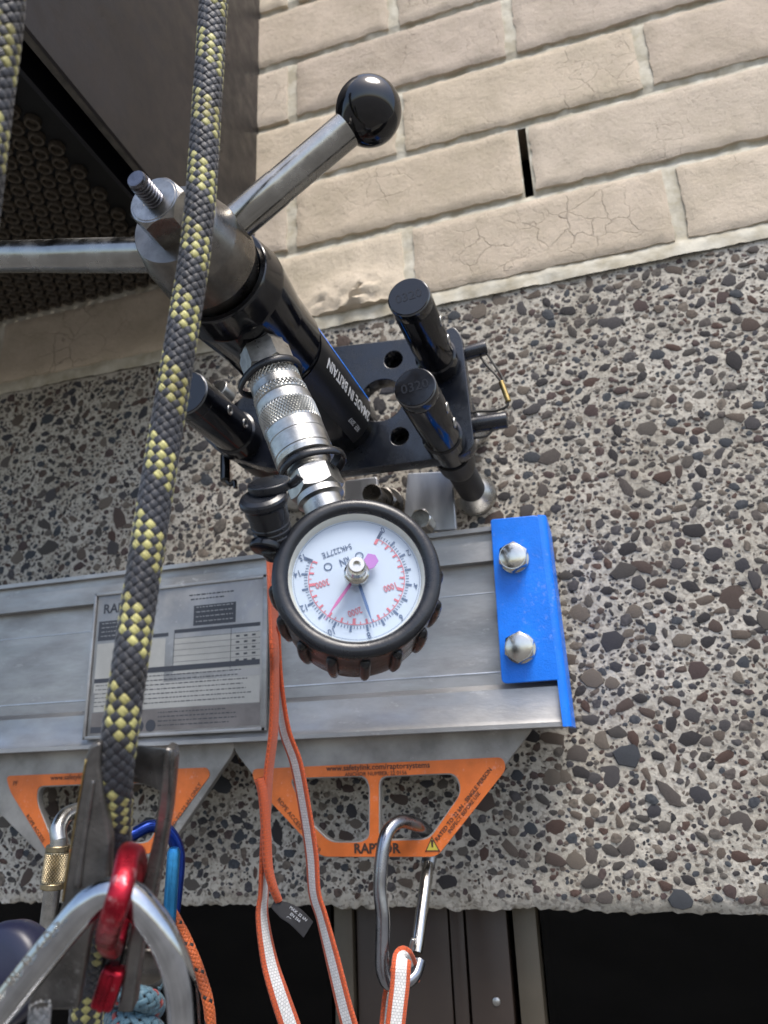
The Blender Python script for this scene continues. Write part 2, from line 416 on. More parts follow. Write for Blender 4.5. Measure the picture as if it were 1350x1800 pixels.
def web_mat(nm='orange_white_webbing', mid=(.85, .84, .82, 1)):
    m = bpy.data.materials.new(nm); m.use_nodes = True; n = m.node_tree; b = n.nodes['Principled BSDF']; L = n.links
    b.inputs['Roughness'].default_value = .8; b.inputs['Sheen Weight'].default_value = .2
    uv = n.nodes.new('ShaderNodeUVMap'); uv.uv_map = 'uv'; sp = n.nodes.new('ShaderNodeSeparateXYZ'); L.new(uv.outputs[0], sp.inputs[0])
    # u: 0..1 across the front, 1..2 across the back
    nz = n.nodes.new('ShaderNodeTexNoise'); nz.inputs['Scale'].default_value = 900; L.new(uv.outputs[0], nz.inputs['Vector'])
    ma = n.nodes.new('ShaderNodeMath'); ma.operation = 'SUBTRACT'; ma.inputs[1].default_value = .5; L.new(sp.outputs[0], ma.inputs[0])
    ab = n.nodes.new('ShaderNodeMath'); ab.operation = 'ABSOLUTE'; L.new(ma.outputs[0], ab.inputs[0])
    ad = n.nodes.new('ShaderNodeMath'); ad.operation = 'MULTIPLY_ADD'; ad.inputs[1].default_value = .10; L.new(nz.outputs[0], ad.inputs[0]); L.new(ab.outputs[0], ad.inputs[2])
    r = n.nodes.new('ShaderNodeValToRGB'); r.color_ramp.interpolation = 'CONSTANT'
    r.color_ramp.elements[0].color = mid; r.color_ramp.elements[1].position = .29; r.color_ramp.elements[1].color = (.62, .10, .025, 1)
    L.new(ad.outputs[0], r.inputs[0])
    mp = n.nodes.new('ShaderNodeMapping'); mp.inputs['Scale'].default_value = (8, 650, 1); L.new(uv.outputs[0], mp.inputs[0])
    ch = n.nodes.new('ShaderNodeTexBrick'); ch.inputs['Scale'].default_value = 1; ch.inputs['Mortar Size'].default_value = .12
    ch.inputs['Brick Width'].default_value = 1.0; ch.inputs['Row Height'].default_value = 1.0; ch.inputs['Mortar Smooth'].default_value = 1
    ch.inputs['Color1'].default_value = (1, 1, 1, 1); ch.inputs['Color2'].default_value = (.8, .8, .8, 1); ch.inputs['Mortar'].default_value = (.35, .35, .35, 1)
    L.new(mp.outputs[0], ch.inputs['Vector'])
    mx = n.nodes.new('ShaderNodeMixRGB'); mx.blend_type = 'MULTIPLY'; mx.inputs[0].default_value = .8
    L.new(r.outputs[0], mx.inputs[1]); L.new(ch.outputs[0], mx.inputs[2]); L.new(mx.outputs[0], b.inputs['Base Color'])
    bp = n.nodes.new('ShaderNodeBump'); bp.inputs['Strength'].default_value = 1; bp.inputs['Distance'].default_value = .0004
    L.new(ch.outputs[0], bp.inputs['Height']); L.new(bp.outputs[0], b.inputs['Normal'])
    return m
M['web'] = web_mat()
M['weborange'] = web_mat('orange_webbing', (.66, .11, .03, 1))

def brick_mat():
    m = bpy.data.materials.new('pink_beige_brick'); m.use_nodes = True; n = m.node_tree; b = n.nodes['Principled BSDF']; L = n.links
    b.inputs['Roughness'].default_value = .88; b.inputs['Specular IOR Level'].default_value = .25
    tc = n.nodes.new('ShaderNodeTexCoord'); oi = n.nodes.new('ShaderNodeObjectInfo')
    off = n.nodes.new('ShaderNodeVectorMath'); off.operation = 'SCALE'; cb = n.nodes.new('ShaderNodeCombineXYZ')
    for i in range(3): L.new(oi.outputs['Random'], cb.inputs[i])
    L.new(cb.outputs[0], off.inputs[0]); off.inputs['Scale'].default_value = 7.3
    ad = n.nodes.new('ShaderNodeVectorMath'); L.new(tc.outputs['Object'], ad.inputs[0]); L.new(off.outputs[0], ad.inputs[1])
    def nz(s, det=6, rg=.6):
        t = n.nodes.new('ShaderNodeTexNoise'); t.inputs['Scale'].default_value = s; t.inputs['Detail'].default_value = det
        t.inputs['Roughness'].default_value = rg; L.new(ad.outputs[0], t.inputs['Vector']); return t
    r1 = n.nodes.new('ShaderNodeValToRGB'); L.new(oi.outputs['Random'], r1.inputs[0])
    r1.color_ramp.elements[0].color = (.55, .475, .375, 1); r1.color_ramp.elements[1].color = (.50, .43, .36, 1)
    for p, c in ((.3, (.62, .545, .435, 1)), (.55, (.53, .455, .37, 1)), (.8, (.58, .51, .42, 1))):
        r1.color_ramp.elements.new(p).color = c
    n1 = nz(22); r2 = n.nodes.new('ShaderNodeValToRGB'); L.new(n1.outputs[0], r2.inputs[0])
    r2.color_ramp.elements[0].position = .3; r2.color_ramp.elements[0].color = (.72, .70, .64, 1)
    r2.color_ramp.elements[1].position = .7; r2.color_ramp.elements[1].color = (1.1, 1.07, 1.05, 1)
    mx = n.nodes.new('ShaderNodeMixRGB'); mx.blend_type = 'MULTIPLY'; mx.inputs[0].default_value = .75
    L.new(r1.outputs[0], mx.inputs[1]); L.new(r2.outputs[0], mx.inputs[2])
    # crazing cracks
    wn = nz(16, 5); wv = n.nodes.new('ShaderNodeVectorMath'); wv.operation = 'SCALE'; wv.inputs['Scale'].default_value = .045
    L.new(wn.outputs['Color'], wv.inputs[0]); w2 = n.nodes.new('ShaderNodeVectorMath'); L.new(ad.outputs[0], w2.inputs[0]); L.new(wv.outputs[0], w2.inputs[1])
    vo = n.nodes.new('ShaderNodeTexVoronoi'); vo.feature = 'DISTANCE_TO_EDGE'; vo.inputs['Scale'].default_value = 38
    L.new(w2.outputs[0], vo.inputs['Vector'])
    cr = n.nodes.new('ShaderNodeMapRange'); cr.inputs[1].default_value = 0; cr.inputs[2].default_value = .022; cr.inputs[3].default_value = 1; cr.inputs[4].default_value = 0
    L.new(vo.outputs['Distance'], cr.inputs[0])
    mk = nz(9, 3); mr = n.nodes.new('ShaderNodeMapRange'); mr.inputs[1].default_value = .50; mr.inputs[2].default_value = .66; L.new(mk.outputs[0], mr.inputs[0])
    cm = n.nodes.new('ShaderNodeMath'); cm.operation = 'MULTIPLY'; L.new(cr.outputs[0], cm.inputs[0]); L.new(mr.outputs[0], cm.inputs[1])
    cs = n.nodes.new('ShaderNodeMath'); cs.operation = 'MULTIPLY'; L.new(cm.outputs[0], cs.inputs[0]); cs.inputs[1].default_value = .48
    mx2 = n.nodes.new('ShaderNodeMixRGB'); L.new(cs.outputs[0], mx2.inputs[0]); L.new(mx.outputs[0], mx2.inputs[1]); mx2.inputs[2].default_value = (.20, .15, .12, 1)
    # fine specks
    sp = nz(420, 3); sr = n.nodes.new('ShaderNodeMapRange'); sr.inputs[1].default_value = .60; sr.inputs[2].default_value = .72; sr.inputs[4].default_value = .5; L.new(sp.outputs[0], sr.inputs[0])
    mx3 = n.nodes.new('ShaderNodeMixRGB'); L.new(sr.outputs[0], mx3.inputs[0]); L.new(mx2.outputs[0], mx3.inputs[1]); mx3.inputs[2].default_value = (.27, .22, .18, 1)
    L.new(mx3.outputs[0], b.inputs['Base Color'])
    h1 = nz(170, 9, .75); hs = n.nodes.new('ShaderNodeMath'); hs.operation = 'SUBTRACT'; L.new(h1.outputs[0], hs.inputs[0]); L.new(cs.outputs[0], hs.inputs[1])
    bp = n.nodes.new('ShaderNodeBump'); bp.inputs['Strength'].default_value = 1.0; bp.inputs['Distance'].default_value = .0016
    L.new(hs.outputs[0], bp.inputs['Height']); L.new(bp.outputs[0], b.inputs['Normal'])
    return m
M['brick'] = brick_mat()
M['mortar'] = mat('cream_mortar', (.58, .55, .46), .9, 0, 1.0, 300, vscale=45, col2=(.40, .36, .27))

def cement_mat():
    m = bpy.data.materials.new('cement_matrix'); m.use_nodes = True; n = m.node_tree; b = n.nodes['Principled BSDF']; L = n.links
    b.inputs['Roughness'].default_value = .9; b.inputs['Specular IOR Level'].default_value = .2
    tc = n.nodes.new('ShaderNodeTexCoord')
    def nz(s, det=6, rg=.6):
        t = n.nodes.new('ShaderNodeTexNoise'); t.inputs['Scale'].default_value = s; t.inputs['Detail'].default_value = det
        t.inputs['Roughness'].default_value = rg; L.new(tc.outputs['Object'], t.inputs['Vector']); return t
    a = nz(14); r = n.nodes.new('ShaderNodeValToRGB'); L.new(a.outputs[0], r.inputs[0])
    r.color_ramp.elements[0].position = .35; r.color_ramp.elements[0].color = (.38, .35, .29, 1)
    r.color_ramp.elements[1].position = .65; r.color_ramp.elements[1].color = (.53, .50, .44, 1)
    # fine sand grains
    vo = n.nodes.new('ShaderNodeTexVoronoi'); vo.inputs['Scale'].default_value = 520; L.new(tc.outputs['Object'], vo.inputs['Vector'])
    g = n.nodes.new('ShaderNodeSeparateColor'); L.new(vo.outputs['Color'], g.inputs[0])
    mr = n.nodes.new('ShaderNodeMapRange'); mr.inputs[1].default_value = .45; mr.inputs[2].default_value = .95; mr.inputs[4].default_value = .8; L.new(g.outputs[0], mr.inputs[0])
    mx = n.nodes.new('ShaderNodeMixRGB'); L.new(mr.outputs[0], mx.inputs[0]); L.new(r.outputs[0], mx.inputs[1]); mx.inputs[2].default_value = (.20, .18, .155, 1)
    L.new(mx.outputs[0], b.inputs['Base Color'])
    h = nz(260, 8, .7); bp = n.nodes.new('ShaderNodeBump'); bp.inputs['Strength'].default_value = 1; bp.inputs['Distance'].default_value = .0012
    L.new(h.outputs[0], bp.inputs['Height']); L.new(bp.outputs[0], b.inputs['Normal'])
    return m
M['cement'] = cement_mat()
def pebble_mat():
    m = bpy.data.materials.new('dark_pebble'); m.use_nodes = True; n = m.node_tree; b = n.nodes['Principled BSDF']; L = n.links
    b.inputs['Roughness'].default_value = .8; b.inputs['Specular IOR Level'].default_value = .15
    at = n.nodes.new('ShaderNodeVertexColor'); at.layer_name = 'tint'
    tc = n.nodes.new('ShaderNodeTexCoord'); t = n.nodes.new('ShaderNodeTexNoise'); t.inputs['Scale'].default_value = 350; t.inputs['Detail'].default_value = 6
    L.new(tc.outputs['Object'], t.inputs['Vector'])
    r = n.nodes.new('ShaderNodeValToRGB'); L.new(t.outputs[0], r.inputs[0])
    r.color_ramp.elements[0].position = .3; r.color_ramp.elements[0].color = (.55, .55, .55, 1); r.color_ramp.elements[1].position = .7; r.color_ramp.elements[1].color = (1.5, 1.45, 1.4, 1)
    mx = n.nodes.new('ShaderNodeMixRGB'); mx.blend_type = 'MULTIPLY'; mx.inputs[0].default_value = .8
    L.new(at.outputs[0], mx.inputs[1]); L.new(r.outputs[0], mx.inputs[2]); L.new(mx.outputs[0], b.inputs['Base Color'])
    bp = n.nodes.new('ShaderNodeBump'); bp.inputs['Strength'].default_value = .6; bp.inputs['Distance'].default_value = .0006
    L.new(t.outputs[0], bp.inputs['Height']); L.new(bp.outputs[0], b.inputs['Normal'])
    return m
M['pebble'] = pebble_mat()

# ================================================================== SETTING
g = MB(); g.add([(-150, -150, -1.55), (150, -150, -1.55), (150, 150, -1.55), (-150, 150, -1.55)], [[0, 1, 2, 3]])
tag(g.build('ground', M['paving'], smooth=False), kind='structure')

# ---- brick wall
PZ, PB = 0.0862, 0.2405
Z0 = 0.149 * 0 + 0.4075            # underside of the lowest brick course
X0 = -0.130                         # a perpend of the lowest course
WX0, WX1, WZ1 = -0.95, 0.75, 1.52
wall = thing('brick_wall', 'pale pink brown brick wall with cream mortar above the pebbled concrete band', 'wall', (0, 0, Z0))
def fbm(x, y, z, o=4): return noise.fractal(Vector((x, y, z)), 0.8, 2.1, o)
def make_brick(name, x0, x1, z0, z1, seed, rough_corner=False):
    nx = max(10, int((x1 - x0) / 0.0055)); nz_ = 15; rows = []
    vs = []; fs = []
    for j in range(nz_ + 1):
        for i in range(nx + 1):
            u, v = i / nx, j / nz_
            # cluster samples near the arrises
            uu = u + 0.0; vv = v
            x = x0 + (x1 - x0) * uu; z = z0 + (z1 - z0) * vv
            e = min(x - x0, x1 - x, z - z0, z1 - z)
            jx = 0.0016 * fbm(x * 60 + seed, z * 60, 1) + .0008 * fbm(x * 260, z * 260, 2); jz = 0.0015 * fbm(x * 60, z * 60 + seed, 5) + .0008 * fbm(x * 260, z * 260, 9)
            y = -0.0035 + 0.0006 * fbm(x * 35, z * 35, seed) + 0.0005 * fbm(x * 160, z * 160, seed)
            y += 0.0016 * math.exp(-e / 0.0009)
            if rough_corner:
                k = max(0, 1 - ((x - (-.185)) / .065) ** 2 - ((z - z0) / .045) ** 2)
                if k > 0: y -= 0.008 * k * (0.3 + abs(fbm(x * 90, z * 90, 3)) + .8 * fbm(x * 200, z * 200, 8))
            vs.append((x + jx, y, z + jz))
    for j in range(nz_):
        for i in range(nx):
            a = j * (nx + 1) + i; fs.append([a, a + 1, a + nx + 2, a + nx + 1])
    # skirt back into the joint
    loop = [i for i in range(nx + 1)] + [j * (nx + 1) + nx for j in range(1, nz_ + 1)] + [nz_ * (nx + 1) + i for i in range(nx - 1, -1, -1)] + [j * (nx + 1) for j in range(nz_ - 1, 0, -1)]
    b = len(vs); vs += [(vs[k][0], 0.05, vs[k][2]) for k in loop]
    for q in range(len(loop)):
        r_ = (q + 1) % len(loop); fs.append([loop[r_], loop[q], b + q, b + r_])
    mb = MB(); mb.add(vs, fs); o = mb.build(name, M['brick'], wall, sharp=60, fix=False)
    return o
slot = None
k = 0
seed = 1
while Z0 + k * PZ < WZ1:
    off = X0 + (PB / 2 if k % 2 else 0)
    i0 = int((WX0 - off) / PB) - 1
    for i in range(i0, 14):
        a = off + i * PB + 0.0058; b_ = off + (i + 1) * PB - 0.0058
        if b_ < WX0 or a > WX1: continue
        seed += 3.7
        rc = (k == 0 and abs(b_ + 0.005 - X0) < .01)
        j1, j2 = random.uniform(-.0015, .0015), random.uniform(-.0015, .0015)
        make_brick('brick', a + j1, b_ + j2, Z0 + k * PZ + random.uniform(0, .001), Z0 + k * PZ + 0.0762 + random.uniform(-.001, .001), seed, rc)
    k += 1
# mortar sheet with relief and the one open joint
SX = X0 + PB / 2; SZ0 = Z0 + PZ
mb = MB(); nx, nz_ = 425, 290; vs = []; fs = []
for j in range(nz_ + 1):
    for i in range(nx + 1):
        x = WX0 + (WX1 - WX0) * i / nx; z = Z0 - 0.0150 + (WZ1 - Z0) * j / nz_
        y = -0.0004 + 0.0012 * fbm(x * 50, z * 50, 2) + 0.0008 * fbm(x * 220, z * 220, 4)
        rel = (z - Z0) % PZ
        if rel > 0.0762 and z > Z0: y += 0.0035 * (rel - 0.0762) / 0.010       # struck bed joint, deeper under the brick above
        if z < Z0: y -= 0.0015 + 0.0012 * fbm(x * 30, 1, 1)
        vs.append((x, y, z))
for j in range(nz_):
    for i in range(nx):
        x = WX0 + (WX1 - WX0) * (i + .5) / nx; z = Z0 - 0.0150 + (WZ1 - Z0) * (j + .5) / nz_
        if abs(x - SX) < 0.0052 and SZ0 - 0.002 < z < SZ0 + .078: continue
        a = j * (nx + 1) + i; fs.append([a, a + 1, a + nx + 2, a + nx + 1])
mb.add(vs, fs); mb.build('mortar', M['mortar'], wall, fix=False, sharp=0)
mb = MB(); box(mb, ((WX0 + WX1) / 2, .09, (Z0 + WZ1) / 2), (WX1 - WX0, 0, 0), (0, .06, 0), (0, 0, WZ1 - Z0)); mb.build('dark_cavity', M['room'], wall, smooth=False)  # near-black block standing in for the shade inside the open joint

# ---- exposed aggregate concrete band
LZ0, LZ1 = -0.110, Z0 - 0.0135
CY = 0.0010       # face sits slightly behind the bricks
band = thing('concrete_band', 'grey concrete lintel band packed with dark pebbles below the bricks', 'wall', (0, 0, LZ0))
nx, nz_ = 560, 130; vs = []; fs = []
def bottom(x): return LZ0 + 0.0014 * fbm(x * 22, 3, 0) + 0.0022 * fbm(x * 110, 9, 0) + .0012 * abs(fbm(x * 300, 4, 0))
for j in range(nz_ + 5):
    for i in range(nx + 1):
        x = WX0 + (WX1 - WX0) * i / nx; bz = bottom(x)
        if j <= 4:   # rough underside
            y = [.12, .06, .03, .015, .007][j]; z = bz + 0.003 * fbm(x * 70, y * 90, 2)
        else:
            t = (j - 5) / (nz_ - 1); z = bz + (LZ1 - bz) * t
            y = CY + 0.0010 * fbm(x * 40, z * 40, 7) + 0.0008 * fbm(x * 170, z * 170, 3)
            e = z - bz
            if e < .012: y += 0.004 * (1 - e / .012) ** 2 + 0.0025 * (1 - e / .012) * fbm(x * 120, z * 120, 6)
        vs.append((x, y, z))
for j in range(nz_ + 4):
    for i in range(nx):
        a = j * (nx + 1) + i; fs.append([a, a + 1, a + nx + 2, a + nx + 1])
mb = MB(); mb.add(vs, fs)
mb.add([(WX0, CY, LZ1), (WX1, CY, LZ1), (WX1, .12, LZ1), (WX0, .12, LZ1)], [[0, 1, 2, 3]])
mb.build('concrete_face', M['cement'], band, fix=False, sharp=50)
# pebbles: domed irregular stones; many tint variants share their mesh data
TINTS = [tuple(c * .95 for c in t_) for t_ in [(.075, .072, .075), (.055, .055, .062), (.095, .085, .08), (.09, .070, .062), (.12, .100, .085), (.082, .062, .060), (.06, .066, .075), (.11, .10, .09), (.045, .043, .045), (.085, .058, .05), (.075, .07, .066), (.15, .13, .11)]]
def pebble_shape(rnd, tint):
    n = rnd.randint(6, 9); el = rnd.uniform(.42, .92); vs = []; fs = []
    rr = [rnd.uniform(.74, 1.2) for _ in range(n)]
    for lvl, (s, h) in enumerate(((1.0, -.06), (.93, .07), (.6, .13))):
        for i in range(n):
            a = 2 * math.pi * i / n
            vs.append((math.cos(a) * rr[i] * s, math.sin(a) * rr[i] * s * el, h))
    vs.append((0, 0, .15))
    for l in range(2):
        for i in range(n):
            j = (i + 1) % n; fs.append([l * n + i, l * n + j, (l + 1) * n + j, (l + 1) * n + i])
    for i in range(n): fs.append([2 * n + i, 2 * n + (i + 1) % n, 3 * n])
    return vs, fs
rp = random.Random(11)
def pebble_mesh(vs, fs, tints):
    me = bpy.data.meshes.new('pebble'); me.from_pydata(vs, [], fs)
    ca = me.color_attributes.new('tint', 'FLOAT_COLOR', 'POINT')
    flat = []
    for t in tints: flat += [t[0], t[1], t[2], 1.0]
    ca.data.foreach_set('color', flat)
    me.materials.append(M['pebble']); me.polygons.foreach_set('use_smooth', [True] * len(me.polygons)); me.set_sharp_from_angle(angle=R(50))
    return me
variants = []
for t in TINTS:
    for _ in range(3):
        v, f = pebble_shape(rp, t); variants.append((v, f, t, pebble_mesh(v, f, [t] * len(v))))
cells = {}; peb = []; CS = .012
def try_peb(x, z, r):
    cx, cz = int(x / CS), int(z / CS)
    for i in range(cx - 2, cx + 3):
        for j in range(cz - 2, cz + 3):
            for (a, b, c) in cells.get((i, j), ()):
                if (a - x) ** 2 + (b - z) ** 2 < ((c + r) * (.74 if r > .0028 else .68)) ** 2: return
    cells.setdefault((cx, cz), []).append((x, z, r)); peb.append((x, z, r))
def project(p):
    q = p - CAM; d = q.dot(CF); return 675 + FPX * q.dot(CR) / d, 900 + FPX * q.dot(CDN) / d
PX0, PX1 = -.80, .62
for (rmin, rmax, cnt) in ((.0088, .0120, 160), (.0060, .0088, 940), (.0042, .0060, 6100), (.0028, .0042, 17400), (.0017, .0028, 32000), (.0009, .0017, 37700)):
    for _ in range(cnt):
        x = rp.uniform(PX0, PX1); z = rp.uniform(LZ0 + .008, LZ1 - .004); r = rp.uniform(rmin, rmax)
        if r > .0028 and fbm(x * 14, z * 14, 31) < rp.uniform(-.9, .1) : continue
        try_peb(x, z, r)
def hidden(px, py):
    if px < 0 or px > 1350 or py < 0 or py > 1800: return True
    if px < 985 and 975 + (470 - px) * .12 < py < 1290: return True      # behind the rail
    if 300 < px < 830 and 560 < py < 1200: return True
    return False
scored = []
for (x, z, r) in peb:
    px, py = project(Vector((x, CY, z))); d = depth((x, CY, z))
    scored.append((-(r / d) if not hidden(px, py) else 1, x, z, r))
scored.sort()
rest_v, rest_f, rest_t = [], [], []
for n_, (s_, x, z, r) in enumerate(scored):
    v, f, t, me = variants[rp.randrange(len(variants))]; a = rp.uniform(0, 2 * math.pi) if rp.random() < .5 else rp.uniform(-.5, .5)
    yy = CY + 0.0010 * fbm(x * 40, z * 40, 7) + 0.0008 * fbm(x * 170, z * 170, 3)
    # local x->x, y->z, z-> out
    if n_ < 298:
        o = bpy.data.objects.new('pebble', me); COL.objects.link(o); o.parent = band
        Mx = mtx((x, yy, z - LZ0), (1, 0, 0), (0, 0, 1), (0, -1, 0)) @ Matrix.Rotation(a, 4, 'Z') @ Matrix.Diagonal((r, r, min(r, .006), 1))
        o.matrix_local = Mx
    else:
        b = len(rest_v); ca, sa = math.cos(a), math.sin(a)
        for (p, q, h) in v: rest_v.append((x + (p * ca - q * sa) * r, yy - h * min(r, .006), z + (p * sa + q * ca) * r - LZ0)); rest_t.append(t)
        for ff in f: rest_f.append([b + i for i in ff])
me = pebble_mesh(rest_v, rest_f, rest_t); o = bpy.data.objects.new('small_pebble', me); COL.objects.link(o); o.parent = band; o['kind'] = 'stuff'

# ---- window below the band
win = thing('window', 'dark window with bronze frame mullion under the concrete band', 'window', W(760, 1700, -.05))
HB = -0.045
def xat(px, h, py=1700): return W(px, py, h).x
ZB = -0.62
def vbar(name, px0, px1, h0, h1, m, z1=LZ0 + .02, bevel=.001):
    mb = MB(); a, b = xat(px0, h0), xat(px1, h0)
    box(mb, ((a + b) / 2, -(h0 + h1) / 2, (z1 + ZB) / 2), (b - a, 0, 0), (0, h0 - h1, 0), (0, 0, z1 - ZB)); return mb.build(name, m, win, bevel=bevel)
vbar('frame_trim', 588, 621, HB + .004, HB - .03, M['framelight'])
vbar('frame_panel', 628, 792, HB, HB - .03, M['framebrown'])
vbar('frame_panel', 795, 820, HB + .002, HB - .03, M['framebrown'])
vbar('frame_panel', 824, 897, HB + .006, HB - .03, M['framebrown'])
vbar('frame_trim', 908, 950, HB + .006, HB - .03, M['framelight'])
mb = MB(); a = xat(560, HB - .02); b = xat(970, HB - .02); box(mb, ((a + b) / 2, -HB + .035, (LZ0 + .02 + ZB) / 2), (b - a, 0, 0), (0, .01, 0), (0, 0, LZ0 + .02 - ZB)); mb.build('frame_core', M['room'], win)
mb = MB(); q = W(873, 1760, HB + .006); lathe(mb, q, (0, -1, 0), [(0, .003), (.0012, .0028), (.002, .0012), (.002, 0)], 20); mb.build('screw', M['steel'], win)
for (a, b) in ((WX0, xat(575, HB)), (xat(955, HB), WX1)):
    mb = MB(); box(mb, ((a + b) / 2, -HB + .012, (LZ0 + .03 + ZB) / 2), (b - a, 0, 0), (0, .005, 0), (0, 0, LZ0 + .03 - ZB)); mb.build('pane', M['pane'], win, smooth=False)
mb = MB()
box(mb, (0, .75, (LZ0 - 1.6) / 2 + .1), (2.2, 0, 0), (0, .02, 0), (0, 0, 1.7))
box(mb, (0, .44, LZ0 + .05), (2.2, 0, 0), (0, .64, 0), (0, 0, .02))
box(mb, (WX0, .44, -.7), (.02, 0, 0), (0, .64, 0), (0, 0, 1.5)); box(mb, (WX1, .44, -.7), (.02, 0, 0), (0, .64, 0), (0, 0, 1.5))
box(mb, (0, .44, -1.4), (2.2, 0, 0), (0, .64, 0), (0, 0, .02))
tag(mb.build('room', M['room'], smooth=False), kind='structure')
mb = MB(); box(mb, ((WX0 + WX1) / 2, .12, (ZB - 1.56) / 2), (WX1 - WX0, 0, 0), (0, .2, 0), (0, 0, 1.56 + ZB)); 
tag(mb.build('lower_wall', M['cement'], smooth=False), kind='structure')

# ---- dark vent hood, upper left
HX = W(455, 200).x; HZ = W(440, 540).z; HO = 0.46; HX0 = -0.90; HZ1 = 1.35
hood = thing('vent_hood', 'brown steel duct hood with perforated underside fixed to the brick wall', 'vent hood', (HX, 0, HZ))
mb = MB(); box(mb, (HX - .0015, -HO / 2, (HZ + HZ1) / 2), (.003, 0, 0), (0, HO, 0), (0, 0, HZ1 - HZ)); mb.build('side_panel', M['brown'], hood, bevel=.0006)
mb = MB(); box(mb, (HX - .0048, -HO / 2, (HZ + HZ1) / 2 + .002), (.002, 0, 0), (0, HO - .01, 0), (0, 0, HZ1 - HZ - .004)); mb.build('recess_shade', M['hoodin'], hood)  # black sheet inside the side panel, added as the recess shade
mb = MB(); box(mb, (HX - .0056, -HO / 2, HZ + .0012), (.0052, 0, 0), (0, HO - .01, 0), (0, 0, .0024)); mb.build('bottom_lip', M['hoodlip'], hood, bevel=.0005)
mb = MB(); box(mb, ((HX0 + HX) / 2 - .003, -HO, (HZ + HZ1) / 2), (HX - HX0 - .006, 0, 0), (0, .003, 0), (0, 0, HZ1 - HZ)); mb.build('front_panel', M['brown'], hood, bevel=.0006)
mb = MB(); box(mb, (HX0, -HO / 2, (HZ + HZ1) / 2), (.003, 0, 0), (0, HO - .006, 0), (0, 0, HZ1 - HZ)); mb.build('side_panel', M['brown'], hood, bevel=.0006)
GZ = HZ + .040
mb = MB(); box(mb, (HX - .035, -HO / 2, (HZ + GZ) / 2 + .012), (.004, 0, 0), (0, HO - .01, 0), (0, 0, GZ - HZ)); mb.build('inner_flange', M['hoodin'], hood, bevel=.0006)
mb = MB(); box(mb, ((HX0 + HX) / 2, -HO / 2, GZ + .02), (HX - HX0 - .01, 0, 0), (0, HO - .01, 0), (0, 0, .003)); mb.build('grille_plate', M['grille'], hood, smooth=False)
# tube rims standing out of the grille
mb = MB(); RR = .0062
lathe(mb, (0, 0, 0), (0, 0, -1), [(0, RR * 1.12), (.0035, RR * 1.05), (.0045, RR * .96), (.0045, RR * .78), (.0035, RR * .68), (.0005, RR * .66)], 16)
mb.f.pop(); mb.m.pop(); mb.uv.pop()
me_ring = None
ro = mb.build('tube_rim', M['ring'], None); me_ring = ro.data; bpy.data.objects.remove(ro)
nring = 0
for j in range(-1, 40):
    for i in range(60):
        x = HX - .092 - i * .0160 - (.008 if j % 2 else 0); y = -.02 - j * .0139
        if y < -HO + .02 or x < HX0 + .02 or nring >= 295: continue
        px, py = project(Vector((x, y, GZ)))
        if not (-60 < px < 330 and 180 < py < 640): continue
        o = bpy.data.objects.new('tube_rim', me_ring); COL.objects.link(o); o.parent = hood; o.location = Vector((x, y, GZ + .0183)) - origin(hood); nring += 1


# ================================================================== ANCHOR RAIL
RH = 0.062
rail = thing('anchor_rail', 'long grey aluminium anchor rail with printed plate running across the wall', 'rail', W(600, 1280, 0))
zt = W(860, 925, RH).z; zb = W(985, 1277, RH).z; xr = W(986, 1240, RH).x
def zof(px, py, h): return W(px, py, h).z
zl1 = zof(800, 940, RH); zl2 = zof(800, 958, RH); zl3 = zof(800, 992, RH); zl4 = zof(850, 1000, RH)
zf = zof(870, 1203, RH - .006)
prof = [(zt, .0), (zt, RH), (zl1, RH), (zl1, RH - .005), (zl2, RH - .005), (zl2, RH), (zl3, RH), (zl3, RH - .009), (zf, RH - .009), (zf - .004, RH - .002),
        (zb + .006, RH), (zb + .003, RH + .002), (zb, RH + .002), (zb, .008), (zb + .003, .008), (zb + .003, RH - .014), (zt - .003, RH - .014), (zt - .003, .0)]
XL = -.95
mb = MB(); n = len(prof); fsr = []
NS = 2
pts = [Vector((XL, -h, z)) for z, h in prof] + [Vector((xr, -h, z)) for z, h in prof]
fsr = [[i, (i + 1) % n, n + (i + 1) % n, n + i] for i in range(n)]
mb.add(pts, fsr); 
# end caps as strips
me = plate_mesh([(z, h) for z, h in prof], [], .0006, .0001, 1)
for xx in (XL, xr - .0003):
    m2 = me.copy(); me_into(mb, m2, mtx((xx, 0, 0), (0, 0, 1), (0, -1, 0), (1, 0, 0)))
mb.build('extrusion', M['alu'], rail, sharp=30)
# faint machined lines along the face
mb = MB()
for py, hh, th in ((1041, RH - .0088, .0006), (1182, RH - .0088, .0010)):
    z = zof(870, py, RH - .009); box(mb, ((XL + xr) / 2, -hh, z), (xr - XL - .002, 0, 0), (0, .0006, 0), (0, 0, th))
mb.build('face_ridge', M['alubright'], rail, bevel=.0001)
# stand-off legs between rail and wall, hidden mostly
mb = MB(); box(mb, (-.42, -.024, (zt + zb) / 2), (.05, 0, 0), (0, .046, 0), (0, 0, .04)); box(mb, (-.08, -.024, (zt + zb) / 2), (.05, 0, 0), (0, .046, 0), (0, 0, .04)); mb.build('wall_spacer', M['darksteel'], rail, bevel=.001)

